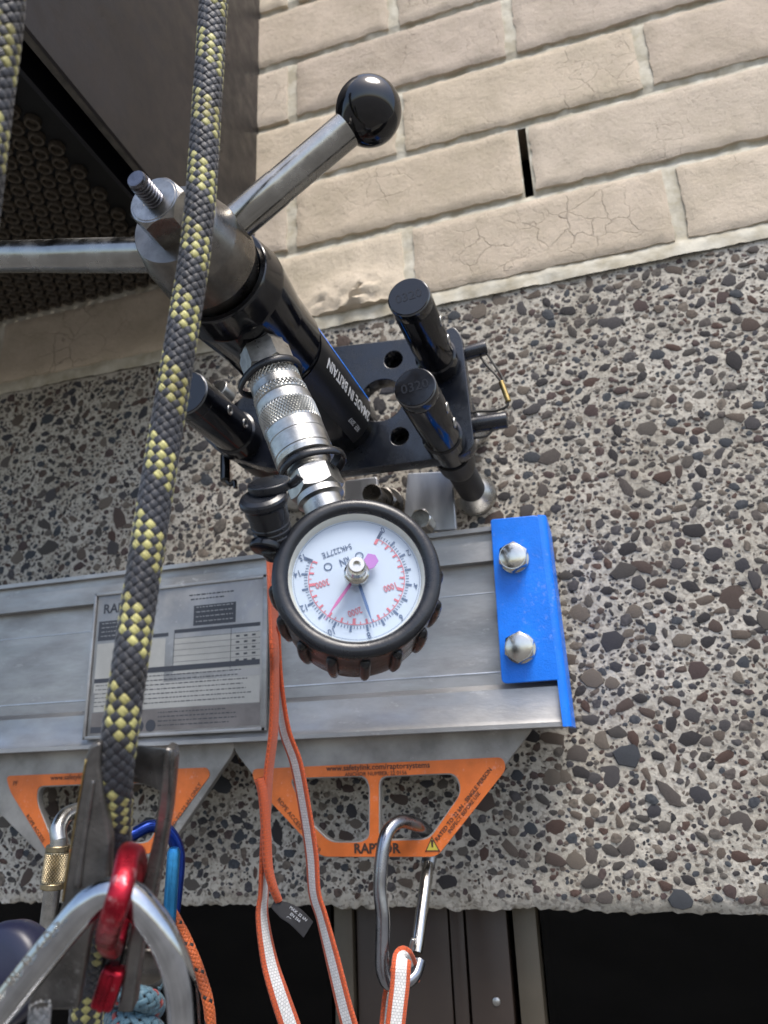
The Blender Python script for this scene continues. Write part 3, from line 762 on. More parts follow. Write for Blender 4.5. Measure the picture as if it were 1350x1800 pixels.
# printed plate on the rail
LH = RH + .0025
A = W(168, 1052, LH); B = W(463, 1008, LH); C_ = W(463, 1283, LH); D_ = W(160, 1296, LH)
zt_, zb_ = (A.z + B.z) / 2, (C_.z + D_.z) / 2; xa_, xb_ = (A.x + D_.x) / 2, (B.x + C_.x) / 2
LW, LHT = xb_ - xa_, zt_ - zb_
M['lplate'] = mat('label_plate', (.36, .36, .36), .42, .5, .15, 300, .3, 30, rvar=.12, scratch=.5)
M['lwhite'] = mat('label_field', (.42, .42, .40), .5, .1, .1, 300, .15, 40)
M['lgrey'] = mat('label_dirty_field', (.20, .185, .18), .5, .2, .1, 300, .3, 40)
M['ldark'] = mat('label_dark_print', (.04, .043, .055), .45)
def onlabel(u, v, h=0): return Vector((xa_ + LW * u, -(LH + .0009 + h), zt_ - LHT * v))
mb = MB(); box(mb, ((xa_ + xb_) / 2, -LH, (zt_ + zb_) / 2), (LW, 0, 0), (0, .002, 0), (0, 0, LHT)); lp = mb.build('label_plate', M['lplate'], rail, bevel=.0006)
mb = MB()
for (u0, v0, u1, v1) in ((-.015, -.01, 1.02, .012), (-.015, .988, 1.02, 1.01), (-.02, -.01, -.004, 1.01), (1.0, -.01, 1.025, 1.01)):
    p, q = onlabel(u0, v0), onlabel(u1, v1); box(mb, (p + q) / 2, (q.x - p.x, 0, 0), (0, .003, 0), (0, 0, p.z - q.z))
mb.build('label_frame', M['alu'], rail, bevel=.0004)
def lrect(mb, u0, v0, u1, v1, h=.0002):
    p, q = onlabel(u0, v0, h), onlabel(u1, v1, h)
    mb.add([(p.x, p.y, q.z), (q.x, p.y, q.z), (q.x, p.y, p.z), (p.x, p.y, p.z)], [[0, 1, 2, 3]])
mb = MB(); lrect(mb, .02, .36, .44, .70, .00015); lrect(mb, .49, .37, .985, .61, .00015); lrect(mb, .03, .66, .985, .83, .00018); mb.build('print_field', M['lwhite'], lp, fix=False, smooth=False)
mb = MB(); lrect(mb, .02, .835, .99, .975, .00016); mb.build('print_band', M['lgrey'], lp, fix=False, smooth=False)
mb = MB()
lrect(mb, .02, .20, .25, .34); lrect(mb, .60, .155, .845, .295); lrect(mb, .36, .325, .455, .35); lrect(mb, .49, .31, .985, .335)
lrect(mb, .02, .605, .22, .635); lrect(mb, .33, .555, .985, .59, .0004)
rl = random.Random(3)
for k in range(6): lrect(mb, .49, .37 + .04 * k, .985, .372 + .04 * k, .0003)
lrect(mb, .82, .335, .823, .6, .0003); lrect(mb, .49, .335, .493, .6, .0003)
for r_ in range(5):                                  # table figures
    for c in range(3): lrect(mb, .85 + c * .045, .385 + .04 * r_, .87 + c * .045, .397 + .04 * r_, .0003)
def scribble(mb, u0, u1, v, hgt, h=.0003):
    u = u0
    while u < u1:
        wd = rl.uniform(.006, .028); lrect(mb, u, v, min(u + wd, u1), v + hgt, h); u += wd + .006
for k in range(7): scribble(mb, .33, rl.uniform(.86, .97), .61 + .03 * k, .006)
for k in range(6): scribble(mb, .03, .26, .65 + .028 * k, .005)
for k in range(4): scribble(mb, .42, rl.uniform(.8, .95), .855 + .028 * k, .006)
scribble(mb, .57, .83, .075, .008); scribble(mb, .58, .78, .105, .008)
lrect(mb, .02, .93, .09, .97)
for k in range(2): lathe(mb, onlabel(.31 + .07 * k, .94, .0003), (0, -1, 0), [(0, .0045), (.0001, .0045), (.0001, .0028 if k == 0 else 0)], 20)
text(mb, 'RAPTOR', .011, onlabel(.04, .115, .0003), (1, 0, 0), (0, 0, 1), 'LEFT', bold=.0002)
mb.build('print', M['ldark'], lp, fix=False, smooth=False)
mb = MB()
for k in range(4): scribble(mb, .04, .23, .215 + .03 * k, .006, .0005)
for k in range(4): scribble(mb, .615, .83, .165 + .033 * k, .007, .0005)
mb.build('print_light', M['lplate'], lp, fix=False, smooth=False)

# ---- blue end bracket
BH = RH + .004
br = thing('end_bracket', 'bright blue angle bracket bolted over the right end of the rail', 'bracket', W(930, 1200, 0))
b1 = W(862, 913, BH); b2 = W(947, 905, BH); b3 = W(984, 1195, BH); b4 = W(882, 1202, BH)
out = roundpoly([(b4.x, b4.z), (b3.x, b3.z), (b2.x, b2.z), (b1.x, b1.z)], [.004, .0008, .004, .002], 5)
me = plate_mesh(out, [], .003, .0006); me.transform(wallm(BH)); mesh_obj('front_plate', me, M['blue'], br)
e1 = W(946, 904, BH); e2 = W(992, 1277, BH + .001)
xs = (b2.x + b3.x) / 2
mb = MB(); prof_b = []
for k in range(7):
    a = math.pi / 2 * k / 6; prof_b.append((math.sin(a) * .006, -.006 + math.cos(a) * .006))
top_z, bot_z = b2.z, e2.z
def yx(z):      # front bend line leans slightly
    t = (top_z - z) / (top_z - bot_z); return b2.x + (e2.x - b2.x) * t
vs = []; fs = []
ring = [(0.0, 0.0)] + prof_b[1:] + [(.006, -.052), (.003, -.052), (.003, -.006), (0, -.003)]
zs = [top_z, top_z - .004, b3.z + .001, bot_z]
for z in zs:
    for (dx, dh) in ring: vs.append((yx(z) - .001 + dx, -(BH + dh) , z))
m_ = len(ring)
for k in range(len(zs) - 1):
    for i in range(m_): fs.append([k * m_ + i, k * m_ + (i + 1) % m_, (k + 1) * m_ + (i + 1) % m_, (k + 1) * m_ + i])
fs.append(list(range(m_))); fs.append([(len(zs) - 1) * m_ + i for i in range(m_)])
mb.add(vs, fs); mb.build('side_flange', M['blue'], br, sharp=50)
for nm, (px, py), lab in (('bolt', (903, 981), None), ('bolt', (914, 1139), None)):
    q = W(px, py, BH + .004); mb = MB()
    lathe(mb, q, (0, -1, 0), [(-.004, .0102), (-.0025, .0108), (-.0018, .0104)], 40)
    hexnut(mb, q, (0, -1, 0), -.002, .0068, .0108, rot=.4, ch=.12)
    lathe(mb, q, (0, -1, 0), [(.0068, .0088), (.0071, .0082), (.0071, 0)], 40)
    mb.build(nm, M['nickel'], br)

# ---- steel plates behind the tester legs
bk_ = thing('anchor_plates', 'pair of bluish steel plates with a dark stud above the rail', 'steel plate', W(740, 920, 0))
def wquad(name, P, h, th, m, par, r=.002, bev=.0005):
    o2 = roundpoly([wl(a, b, h) for a, b in P], r, 4); me = plate_mesh(o2, [], th, bev); me.transform(wallm(h)); return mesh_obj(name, me, m, par)
wquad('plate', [(606, 935), (672, 935), (662, 838), (606, 845)], .030, .006, M['alubright'], bk_)
wquad('plate', [(708, 935), (802, 930), (793, 828), (716, 832)], .034, .006, M['alubright'], bk_)
mb = MB(); q = W(690, 905, 0); lathe(mb, q, (0, -1, 0), rounded(0, .026, .017), 40); hexnut(mb, q, (0, -1, 0), .026, .038, .014); lathe(mb, q, (0, -1, 0), rounded(.038, .060, .008), 24)
mb.build('stud', M['darksteel'], bk_)
mb = MB(); q = W(742, 915, .050); hexnut(mb, q, (0, -1, 0), -.014, .006, .0085); mb.build('nut', M['nickel'], bk_)

# ---- hanger plates below the rail
HH = .048
def hanger(label, outer, stick, holes, glabel):
    t = thing('hanger_plate', label, 'hanger plate', W(sum(p[0] for p in outer) / len(outer), 1500, 0), 'hanger plates under the rail')
    hl = [roundpoly([wl(a, b, HH) for a, b in h], .006, 5) for h in holes]
    me = plate_mesh(roundpoly([wl(a, b, HH) for a, b in outer], [.006] * len(outer), 5), hl, .006, .0006); me.transform(wallm(HH)); mesh_obj('steel_plate', me, M['galv'], t)
    hs = [roundpoly([wl(a, b, HH + .0006) for a, b in grow(h, 2.5)], .0062, 5) for h in holes]
    me = plate_mesh(roundpoly([wl(a, b, HH + .0006) for a, b in stick], [.005] * len(stick), 5), hs, .0006, .0001, 1); me.transform(wallm(HH + .0006)); o = mesh_obj('sticker', me, M['orange'], t)
    return t, o
def grow(h, k):
    cx = sum(p[0] for p in h) / len(h); cy = sum(p[1] for p in h) / len(h)
    return [(a + k * (1 if a > cx else -1), b + k * (1 if b > cy else -1)) for a, b in h]
PH = HH + .0009
hg1, st1 = hanger('grey steel hanger plate with orange sticker and silver carabiner clipped in it', [(404, 1292), (938, 1278), (925, 1296), (768, 1507), (556, 1507), (413, 1322)],
    [(442, 1352), (884, 1331), (890, 1352), (768, 1506), (565, 1506), (448, 1380)],
    [[(510, 1370), (640, 1366), (648, 1385), (647, 1470), (632, 1479), (582, 1479), (545, 1443)], [(668, 1367), (800, 1361), (810, 1394), (752, 1474), (668, 1476)]], '')
def tdir(p0, p1): return (Vector(p1) - Vector(p0)).normalized()
def upof(d): return Vector((0, -1, 0)).cross(d)
def ptext(par, *a_, **k_):
    m_ = MB(); text(m_, *a_, **k_); m_.build('sticker_print', M['ink'], par, fix=False, smooth=False)
d = Vector((1, 0, 0))
ptext(st1, 'www.safetylink.com/raptorsystems', .0055, W(663, 1348, PH), d, (0, 0, 1), bold=.00005); ptext(st1, 'ANCHOR NUMBER: 22 0156', .0038, W(660, 1360, PH), d, (0, 0, 1))
ptext(st1, 'RAPTOR', .0088, W(662, 1492, PH), d, (0, 0, 1), bold=.0003)
d = tdir(W(775, 1490, PH), W(880, 1352, PH)); u_ = upof(d)
ptext(st1, 'RATED TO 22 kN - SINGLE PERSON', .0039, W(815, 1414, PH), d, u_, bold=.00005); ptext(st1, 'INSPECT BEFORE USE', .0036, W(816, 1428, PH), d, u_)
d = tdir(W(470, 1395, PH), W(545, 1490, PH)); u_ = upof(d)
ptext(st1, 'ROPE ACCESS ANCHOR', .0045, W(525, 1450, PH), d, u_)
mb = MB(); c = W(760, 1485, PH); a = .0042
mb.add([c + Vector((-a, 0, -a * .8)), c + Vector((a, 0, -a * .8)), c + Vector((0, 0, a))], [[0, 1, 2]]); mb.build('warning_triangle', M['yellow'], st1, fix=False, smooth=False)
mb = MB(); c2 = c + Vector((0, -.0002, 0))
a *= 1.25
for k in range(3):
    P = [c2 + Vector((-a, 0, -a * .8)), c2 + Vector((a, 0, -a * .8)), c2 + Vector((0, 0, a))]; p, q = P[k], P[(k + 1) % 3]
    nrm = (q - p).normalized().cross(Vector((0, 1, 0))); mb.add([p, q, q + nrm * .0006, p + nrm * .0006], [[0, 1, 2, 3]])
mb.add([c2 + Vector((-.0006, 0, -.0015)), c2 + Vector((.0006, 0, -.0015)), c2 + Vector((.0008, 0, .003)), c2 + Vector((-.0008, 0, .003))], [[0, 1, 2, 3]])
mb.build('triangle_print', M['ink'], st1, fix=False, smooth=False)
hg2, st2 = hanger('grey steel hanger plate with orange sticker behind the black steel rope clamp', [(-120, 1330), (412, 1292), (412, 1320), (395, 1345), (285, 1507), (80, 1512), (-60, 1370)],
    [(10, 1364), (364, 1349), (370, 1362), (268, 1500), (92, 1512), (18, 1392)],
    [[(68, 1384), (170, 1380), (176, 1400), (174, 1480), (160, 1490), (98, 1490), (66, 1412)], [(196, 1380), (292, 1376), (300, 1395), (262, 1478), (196, 1488)]], '')
d = tdir(W(295, 1470, PH), W(362, 1366, PH)); u_ = upof(d)
ptext(st2, 'RATED TO 22 kN ONLY', .0044, W(322, 1424, PH), d, u_); ptext(st2, 'PF', .005, W(27, 1377, PH), (1, 0, 0), (0, 0, 1))
d = tdir(W(40, 1420, PH), W(90, 1500, PH)); ptext(st2, 'ROPE ACCESS', .0044, W(62, 1456, PH), d, upof(d)); ptext(st2, 'www.safetylink.com', .0056, W(130, 1366, PH), (1, 0, 0), (0, 0, 1))

# ================================================================== PULL TESTER
DH0, S0, S1 = .4635, 739.6, 1301.0
U = Vector((0, -1, 0))
AX = W(600, 742, .118)                    # tester axis meets the bridge plate here
_d0 = depth(AX)
def Hs(s): return .118 + (_d0 - _d0 * S0 / (S1 - s)) / CF.y
def Pt(s): return Vector((AX.x, -Hs(s), AX.z))
def Rm(s, rp_): return rp_ * depth(Pt(s)) / FPX
def sr(s, rp_): return (Hs(s), Rm(s, rp_))
tester = thing('pull_tester', 'black hydraulic pull tester with steel hub, handles and round gauge', 'load tester', (AX.x, 0, AX.z))
A0 = Vector((AX.x, 0, AX.z))
def alongwall(lst): return sorted(lst, key=lambda q: 0)
# threaded rod
mb = MB(); h0, h1 = Hs(118), Hs(0); r = Rm(20, 18.5); P = [(h0, r)]
pitch = .00135; k = 0; t = h0
pitch = .0018
while t < h1 - .0042:
    P += [(t, r), (t + pitch * .15, r), (t + pitch * .5, r * .80), (t + pitch * .85, r)]; t += pitch
P += [(t, r * .96), (h1 - .0012, r * .96), (h1 - .0005, r * .93), (h1, r * .86), (h1, 0)]
lathe(mb, A0, U, P, 36); mb.build('threaded_rod', M['rodsteel'], tester, sharp=25)
# hex nut
mb = MB(); rn = Rm(60, 54); hexnut(mb, A0, U, Hs(135), Hs(50), rn, rot=R(12), ch=.16)
hb = Hs(50); lathe(mb, A0, U, [(hb, rn * .80), (hb + .0003, rn * .78), (hb + .0003, r * 1.14), (hb - .003, r * 1.05)], 40); mb.f.pop(); mb.m.pop(); mb.uv.pop(); mb.f.pop(); mb.m.pop(); mb.uv.pop()
mb.build('hex_nut', M['nutsteel'], tester)
# hub collar
mb = MB(); lathe(mb, A0, U, [(Hs(232), 0), sr(232, 74), sr(228, 78), sr(200, 90), sr(198, 91.5), sr(150, 92), sr(147, 91), sr(110, 82), sr(107, 80.5), sr(105, 79), (Hs(105), 0)], 72); mb.build('hub', M['darksteel'], tester, sharp=22)
# spring sleeve between hub and body
mb = MB(); lathe(mb, A0, U, [(Hs(262), Rm(250, 74)), (Hs(228), Rm(230, 76))], 60); mb.build('piston', M['rodsteel'], tester)
# barrel
mb = MB(); lathe(mb, A0, U, [(Hs(330), 0), sr(330, 86), sr(262, 100.5), sr(259, 101), sr(256, 100.2), sr(227, 95.5), sr(224, 94.5), sr(222.5, 92.5), sr(222.5, 84), sr(226, 82.5), sr(255, 80), (Hs(255), Rm(255, 76))], 96); mb.build('barrel_cap', M['blackano'], tester, sharp=25)
mb = MB(); r1 = Rm(300, 88); lathe(mb, A0, U, [(.110, 0), (.110, r1 * .93), (.114 + .012, r1 * .93), (Hs(395), r1 * .935), (Hs(390), r1 * .95), (Hs(386), r1), (Hs(300), r1 * 1.0), (Hs(262), r1 * 1.02), (Hs(262), 0)], 96); mb.build('barrel', M['blackano'], tester, sharp=25)
# label wrap with writing, on the right side facing the camera
rl_ = r1 * .945
hA, hB = Hs(398), .128
def barrel_pt(ang, h, dr=0):    # angle from +x towards -z (downwards)
    return A0 + U * h + Vector((math.cos(ang), 0, -math.sin(ang))) * (rl_ + dr)
mb = MB(); vs = []; fs = []; NA = 24
a0_, a1_ = R(-22), R(62)
for i in range(NA + 1):
    a = a0_ + (a1_ - a0_) * i / NA
    vs += [barrel_pt(a, hA, .0002), barrel_pt(a, hB, .0002)]
for i in range(NA): fs.append([2 * i, 2 * i + 1, 2 * i + 3, 2 * i + 2])
mb.add(vs, fs); mb.build('barrel_label', mat('label_vinyl', (.012, .012, .013), .4), tester, fix=False)
mb = MB(); vs = []; fs = []
for i in range(7):
    a = a0_ - .005 + R(12) * i / 6 - R(8); vs += [barrel_pt(a, hA + .001, .0006), barrel_pt(a, hB - .002, .0006)]
for i in range(6): fs.append([2 * i, 2 * i + 1, 2 * i + 3, 2 * i + 2])
mb.add(vs, fs); mb.build('blue_reflection', M['blue'], tester, fix=False)  # blue reflection on the label edge, put in as a coloured strip
def wrap_text(mb, s, size, ang, hstart, bold, sx=1.0):
    me = text_mesh(s, size, 'LEFT', ext=.00002, bold=bold)
    for v in me.vertices:   # text runs along the barrel towards the camera, glyph height goes round it
        X_, Y_, Z_ = v.co; a = ang + Y_ / rl_; v.co = barrel_pt(a, hstart + X_ * sx, .0004 + Z_)
    mb.add([v.co.copy() for v in me.vertices], [list(p.vertices) for p in me.polygons]); bpy.data.meshes.remove(me)
mb = MB(); wrap_text(mb, '2MADE IN BRITAIN', .0092, R(13), hB + .002, .0002, 1.05); wrap_text(mb, 'REF. 2097', .0048, R(42), hB + .008, 0); mb.build('label_print', M['white'], tester, fix=False, smooth=False)

# handles: radial arms in the hub
hub_s = 175; HC = Pt(hub_s)
def arm(px, py, rr, nm='arm'):
    """direction in the wall-parallel plane through the hub towards a picture position"""
    q = W(px, py, Hs(hub_s)); return (q - HC)
vb = arm(648, 196, 0)
mb = MB(); dirv = vb.normalized(); L = vb.length; ra = .0086
lathe(mb, HC, dirv, [(.010, 0), (.010, ra * 1.0), (L * .46, ra), (L * .46 + .0012, ra * .965), (L - .010, ra * .965), (L - .010, 0)], 32); ar1 = mb.build('handle_arm', M['chrome'], tester, sharp=25)
mb = MB(); lathe(mb, HC, dirv, [(Rm(175, 88) * .93, ra * 1.28), (Rm(175, 88) * .99, ra * 1.22), (Rm(175, 88) * 1.0, ra * 1.0)], 32); mb.build('arm_socket', M['darksteel'], tester)
BR = Rm(175, 57.5)
mb = MB(); P = []
for i in range(25):
    a = math.pi * i / 24; P.append((L - BR * math.cos(a), BR * math.sin(a) if 0 < i < 24 else 0))
lathe(mb, HC, dirv, P, 48); mb.build('ball_knob', M['blackgloss'], tester, sharp=0)
vl = arm(-40, 452, 0); dl = vl.normalized()
mb = MB(); L2 = vl.length + .03; lathe(mb, HC, dl, [(.01, 0), (.01, ra), (L2 * .50, ra), (L2 * .50 + .0012, ra * .965), (L2, ra * .965), (L2, 0)], 32); mb.build('handle_arm', M['chrome'], tester, sharp=25)
mb = MB(); P = []
for i in range(25):
    a = math.pi * i / 24; P.append((L2 + .01 - BR * math.cos(a), BR * math.sin(a) if 0 < i < 24 else 0))
lathe(mb, HC, dl, P, 48); mb.build('ball_knob', M['blackgloss'], tester, sharp=0)

# ---- bridge plate
PLH = .118; PT = .0135
o_ = roundpoly([wl(a, b, PLH) for a, b in ((386, 797), (346, 758), (430, 695), (560, 612), (640, 603), (768, 589), (797, 572), (812, 590), (834, 785), (812, 802), (560, 834), (462, 822))], [.006, .012, .012, .006, .004, .003, .004, .006, .010, .012, .004, .012], 6)
cx, cz = wl(670, 703, PLH); rb = 40 * depth(W(670, 703, PLH)) / FPX
hole = []
# keyhole: round bore open to the barrel seat
for i in range(29):
    a = R(196) - R(392 - 64) * i / 28 if False else R(202) - R(316) * i / 28 - R(0)
    hole.append((cx + rb * math.cos(a), cz + rb * 1.0 * math.sin(a)))
hole += [wl(612, 722, PLH), wl(580, 742, PLH), wl(580, 690, PLH), wl(612, 690, PLH)]
hole = hole[::-1]
def circ(px, py, rpx, h, n=20):
    x, z = wl(px, py, h); r_ = rpx * depth(W(px, py, h)) / FPX
    return [(x + r_ * math.cos(2 * math.pi * i / n), z + r_ * math.sin(2 * math.pi * i / n)) for i in range(n)]
me = plate_mesh(o_, [hole, circ(691, 632, 16.5, PLH), circ(702, 767, 16.5, PLH)], PT, .0007, 2); me.transform(wallm(PLH)); mesh_obj('bridge_plate', me, M['blackplate'], tester)
for (a_x, a_y) in ((691, 632), (702, 767)):  # dark plugs added behind the plate holes to make them dark
    c = W(a_x, a_y, PLH - PT - .003); mb = MB(); lathe(mb, c, U, [(-.012, 0), (-.012, .011), (.0026, .011), (.0026, .005), (-.002, .0045), (-.002, 0)], 28); mb.build('hole_plug', M['blackano'], tester)
# raised boss round each pair of posts on the plate edge
# ---- posts
posts = [((729, 680), (778, 770), 37.5), ((718, 521), None, 38.5)]
def post(px, py, hc, rpx, digits, par, pale=False):
    c = W(px, py, hc); r_ = rpx * depth(c) / FPX; b = Vector((c.x, 0, c.z))
    mb = MB(); lathe(mb, b, U, [(.095, 0), (.095, r_), (.122, r_), (.1225, r_ * 1.10), (.133, r_ * 1.10), (.1340, r_ * 1.0), (hc - .0105, r_), (hc - .0100, r_ * .985), (hc - .0095, r_), (hc - .0014, r_), (hc - .0003, r_ * .965), (hc, r_ * .93), (hc, 0)], 64)
    o = mb.build('leg', M['blackano'], par, sharp=22)
    mb = MB(); lathe(mb, b, U, [(hc - .0013, r_ * 1.003), (hc - .0004, r_ * .972), (hc - .0001, r_ * .94)], 64); mb.f.pop(); mb.m.pop(); mb.uv.pop(); mb.f.pop(); mb.m.pop(); mb.uv.pop(); mb.build('worn_rim', mat('bare_edge', (.16, .17, .18), .35, .8), o)
    if digits:
        mb = MB(); text(mb, digits, .0085, c + U * .00012, (1, 0, .12), (-.12, 0, 1), bold=.0001); mb.build('stamped_number', mat('stamped', (.003, .003, .005), .30), o, fix=False, smooth=False)
    # ribbed lower sleeve, spindle and foot
    mb = MB(); P = [(.101, 0), (.101, r_ * 1.1), (.080, r_ * 1.08), (.072, r_ * .92)]; t = .070
    while t > .022: P += [(t, r_ * .88), (t - .0012, r_ * .88), (t - .0018, r_ * .82), (t - .0028, r_ * .82)]; t -= .0034
    P += [(.018, r_ * .8), (.018, 0)]
    lathe(mb, b, U, P[::-1], 48); mb.build('ribbed_sleeve', M['rubberdark'], o, sharp=25)
    mb = MB(); rf = r_ * 1.45; lathe(mb, b, U, [(.004, 0), (.004, rf), (.007, rf), (.010, rf * .93), (.017, rf * .62), (.019, rf * .45), (.019, 0)], 48); mb.build('foot', M['steel'], o)
    for hh in (hc - .032, hc - .055):
        mb = MB(); q = b + U * hh + Vector((1, 0, -.05)).normalized() * r_ * .985; lathe(mb, q, Vector((1, 0, -.05)), [(0, .0036), (.0006, .0034), (.0008, .0026), (-.0005, 0)], 20); mb.build('pin_end', M['steel'], o)
    return o
post(729, 680, .207, 38, '0320', tester)
post(718, 521, .207, 38.5, '0320', tester)
lo = post(326, 690, .200, 42, None, tester)
# ---- quick pins with lanyard
def qpin(p0, p1, rpx, h):
    a, b = W(p0[0], p0[1], h), W(p1[0], p1[1], h); r_ = rpx * depth(b) / FPX; L = (b - a).length; d = (b - a).normalized()
    mb = MB(); lathe(mb, a, d, rounded(0, L, r_, .001), 28); return mb.build('quick_pin', M['blackplate'], tester), b
qpin((790, 630), (856, 611), 13, .106); qpin((800, 752), (892, 738), 15, .106)
def wire(pts, r_, m, nm, par, h=None, n=10, seg=8):
    P = spline([W(p[0], p[1], p[2] if len(p) > 2 else h) for p in pts], n); mb = MB(); tube(mb, P, r_, seg); return mb.build(nm, m, par, sharp=0)
wire([(850, 612, .106), (868, 640, .108), (882, 662, .110), (883, 676, .11)], .00085, M['cord'], 'lanyard', tester)
wire([(845, 628, .106), (858, 645, .108), (876, 664, .110), (884, 678, .11)], .00085, M['cord'], 'lanyard', tester)
wire([(893, 704, .11), (890, 715, .11), (870, 722, .108), (835, 724, .108), (815, 735, .107), (814, 752, .107), (830, 768, .107), (855, 766, .107), (868, 752, .107)], .00095, M['cord'], 'lanyard', tester)
wire([(881, 671, .11), (888, 690, .11), (894, 706, .11)], .0021, M['brass'], 'ferrule', tester)
wire([(874, 737, .108), (890, 730, .108)], .0026, M['steel'], 'ferrule', tester)
# left side: clip hanging under the plate
wire([(396, 800, .10), (396, 845, .10)], .0040, M['blackano'], 'clip_body', tester)
wire([(396, 842, .10), (405, 852, .10), (412, 846, .10), (414, 858, .10)], .0018, M['blackano'], 'clip_tail', tester)
mb = MB(); q = W(402, 700, .118); lathe(mb, q, (-.3, -1, .3), rounded(0, .012, .0085), 24); mb.build('set_screw', M['steel'], tester)

# ---- hose adapter chain, in the plane parallel to the wall
CS_ = Pt(304)
GC = W(627, 1008, Hs(304) + .022); GR = 150 * depth(GC) / FPX; BT = GR * 1.22
CD = (GC - CS_).normalized()
for _ in range(4):
    vv = (CAM - GC).normalized(); upi = (-CDN - vv * (-CDN).dot(vv)).normalized()
    GN = vv * math.cos(R(21)) + upi * math.sin(R(21)); GN = (GN - CD * GN.dot(CD)).normalized()
    q = GC - GN * BT * .48; CD = (q - CS_).normalized()
GN = (GN - CD * GN.dot(CD)).normalized(); mpp = (q - CS_).length / 505.0
def T(px): return px * mpp
KR = .5 * (depth(CS_) + depth(q)) / FPX / mpp * .97
def clathe(mb, P, seg=48): lathe(mb, CS_, CD, [(t, r * KR) for t, r in P], seg)
def chex(mb, t0, t1, r, **k): hexnut(mb, CS_, CD, t0, t1, r * KR, **k)
def cknurl(mb, t0, t1, r, n, rows, amp): knurl(mb, CS_, CD, t0, t1, r * KR, n, rows, amp * KR)
mb = MB(); clathe(mb, [(T(40), T(30)), (T(62), T(30)), (T(62), T(33))], 32); chex(mb, T(60), T(92), T(44), rot=.3, ch=.10); chex(mb, T(88), T(128), T(50), rot=.3, ch=.10)
clathe(mb, [(T(120), T(38)), (T(140), T(38))], 32)
mb.build('adapter_nut', M['steel'], tester)
mb = MB(); cknurl(mb, T(140), T(158), T(47), 36, 5, T(1.8)); cknurl(mb, T(172), T(186), T(50), 40, 4, T(1.8)); cknurl(mb, T(205), T(240), T(53.5), 56, 9, T(1.3))
mb.build('knurled_ring', M['steel'], tester, sharp=10)
mb = MB(); clathe(mb, [(T(134), T(40)), (T(136), T(45)), (T(141), T(47)), (T(157), T(47.5)), (T(159), T(49)), (T(171), T(49.5)), (T(173), T(49.8)), (T(185), T(50)), (T(187), T(48)), (T(190), T(48)), (T(191), T(53)), (T(204), T(53.2)), (T(206), T(52.6)), (T(239), T(52.6)), (T(241), T(54)), (T(258), T(54)), (T(259), T(53)), (T(262), T(53)), (T(263), T(54)), (T(284), T(54)), (T(285), T(52.5)), (T(288), T(52.5)), (T(289), T(54)), (T(296), T(53)), (T(298), T(49)), (T(302), T(44)), (T(302), T(40)), (T(315), T(38))], 72)
mb.build('coupler_sleeve', M['steel'], tester, sharp=25)
mb = MB(); chex(mb, T(318), T(352), T(49), rot=.1, ch=.12); clathe(mb, [(T(300), T(37)), (T(318), T(39))], 36); clathe(mb, [(T(352), T(41)), (T(362), T(42)), (T(365), T(36)), (T(366), T(35)), ((q - CS_).length - GR * .85, T(35))], 36); mb.build('adapter_nut', M['steel'], tester)
# rubber rings round the adapters and the strap of the dust cap
x_, y_, a_ = frame(CD, (0, -1, 0))      # y_ points roughly out of the wall, x_ across
def ringpts(tc, r_, tilt=0, ex=1.0, n=40, ang=0, bul=0):
    out = []
    for i in range(n):
        a = 2 * math.pi * i / n; rr = r_ * (1 + bul * max(0, math.cos(a - ang)) ** 6)
        out.append(CS_ + CD * (tc + tilt * math.sin(a)) + (x_ * math.cos(a) + y_ * math.sin(a)) * rr)
    return out
mb = MB(); tube(mb, ringpts(T(137), T(55) * KR, T(4), bul=.22, ang=math.pi), T(6.5), 12, True, flat=.5, up=CD); mb.build('rubber_ring', M['rubber'], tester, sharp=0)
mb = MB(); tube(mb, ringpts(T(312), T(52) * KR, T(-5), bul=.28, ang=0), T(6.5), 12, True, flat=.5, up=CD); mb.build('rubber_ring', M['rubber'], tester, sharp=0)

# ---- gauge
gauge = bpy.data.objects.new('pressure_gauge', None); COL.objects.link(gauge); gauge.parent = tester; gauge.location = GC - origin(tester)
def gp(u, v, t):      # u to the reader's right of the dial's upright (text) frame, v up the dial (away from the stem is down)
    return GC + GU * u + GV * v + GN * t
GV = CD.copy(); GV = (GV - GN * GV.dot(GN)).normalized()       # dial's upright direction points away from the stem
GU = GV.cross(GN)

mb = MB(); g_ = GR
lathe(mb, GC, GN, [(-BT, 0), (-BT, g_ * .90), (-BT + .003, g_ * .955), (-BT * .55, g_ * .975), (-BT * .18, g_ * .985), (-g_ * .07, g_ * 1.0), (-g_ * .03, g_ * .995), (0, g_ * .965), (g_ * .012, g_ * .92), (g_ * .008, g_ * .865), (-g_ * .015, g_ * .825), (-g_ * .05, g_ * .805), (-g_ * .20, g_ * .80)], 128, upv=GV)
mb.f.pop(); mb.m.pop(); mb.uv.pop()
mb.build('rubber_boot', M['rubber'], gauge, sharp=0)
for k in range(16):
    a = 2 * math.pi * (k + .35) / 16; d = GU * math.cos(a) + GV * math.sin(a)
    if d.dot(-CD) > .8: continue
    p0 = GC + d * (g_ * .985) - GN * (g_ * .26); p1 = GC + d * (g_ * .965) - GN * (BT - .004)
    mb = MB(); P = spline([p0 - d * .001, p0 + (p1 - p0) * .08 + d * .0006, p0 + (p1 - p0) * .5 + d * .001, p1], 6); tube(mb, P, [.0012, .0023, .0024, .0024, .0024, .0018], 10); mb.build('grip_rib', M['rubber'], gauge, sharp=0)
DT = -g_ * .17
mb = MB(); lathe(mb, GC, GN, [(DT - .001, g_ * .775), (DT + .0002, g_ * .77), (-g_ * .055, g_ * .805)], 128, upv=GV); mb.f.pop(); mb.m.pop(); mb.uv.pop(); mb.f.pop(); mb.m.pop(); mb.uv.pop(); mb.build('dial_wall', M['dialring'], gauge, sharp=0)
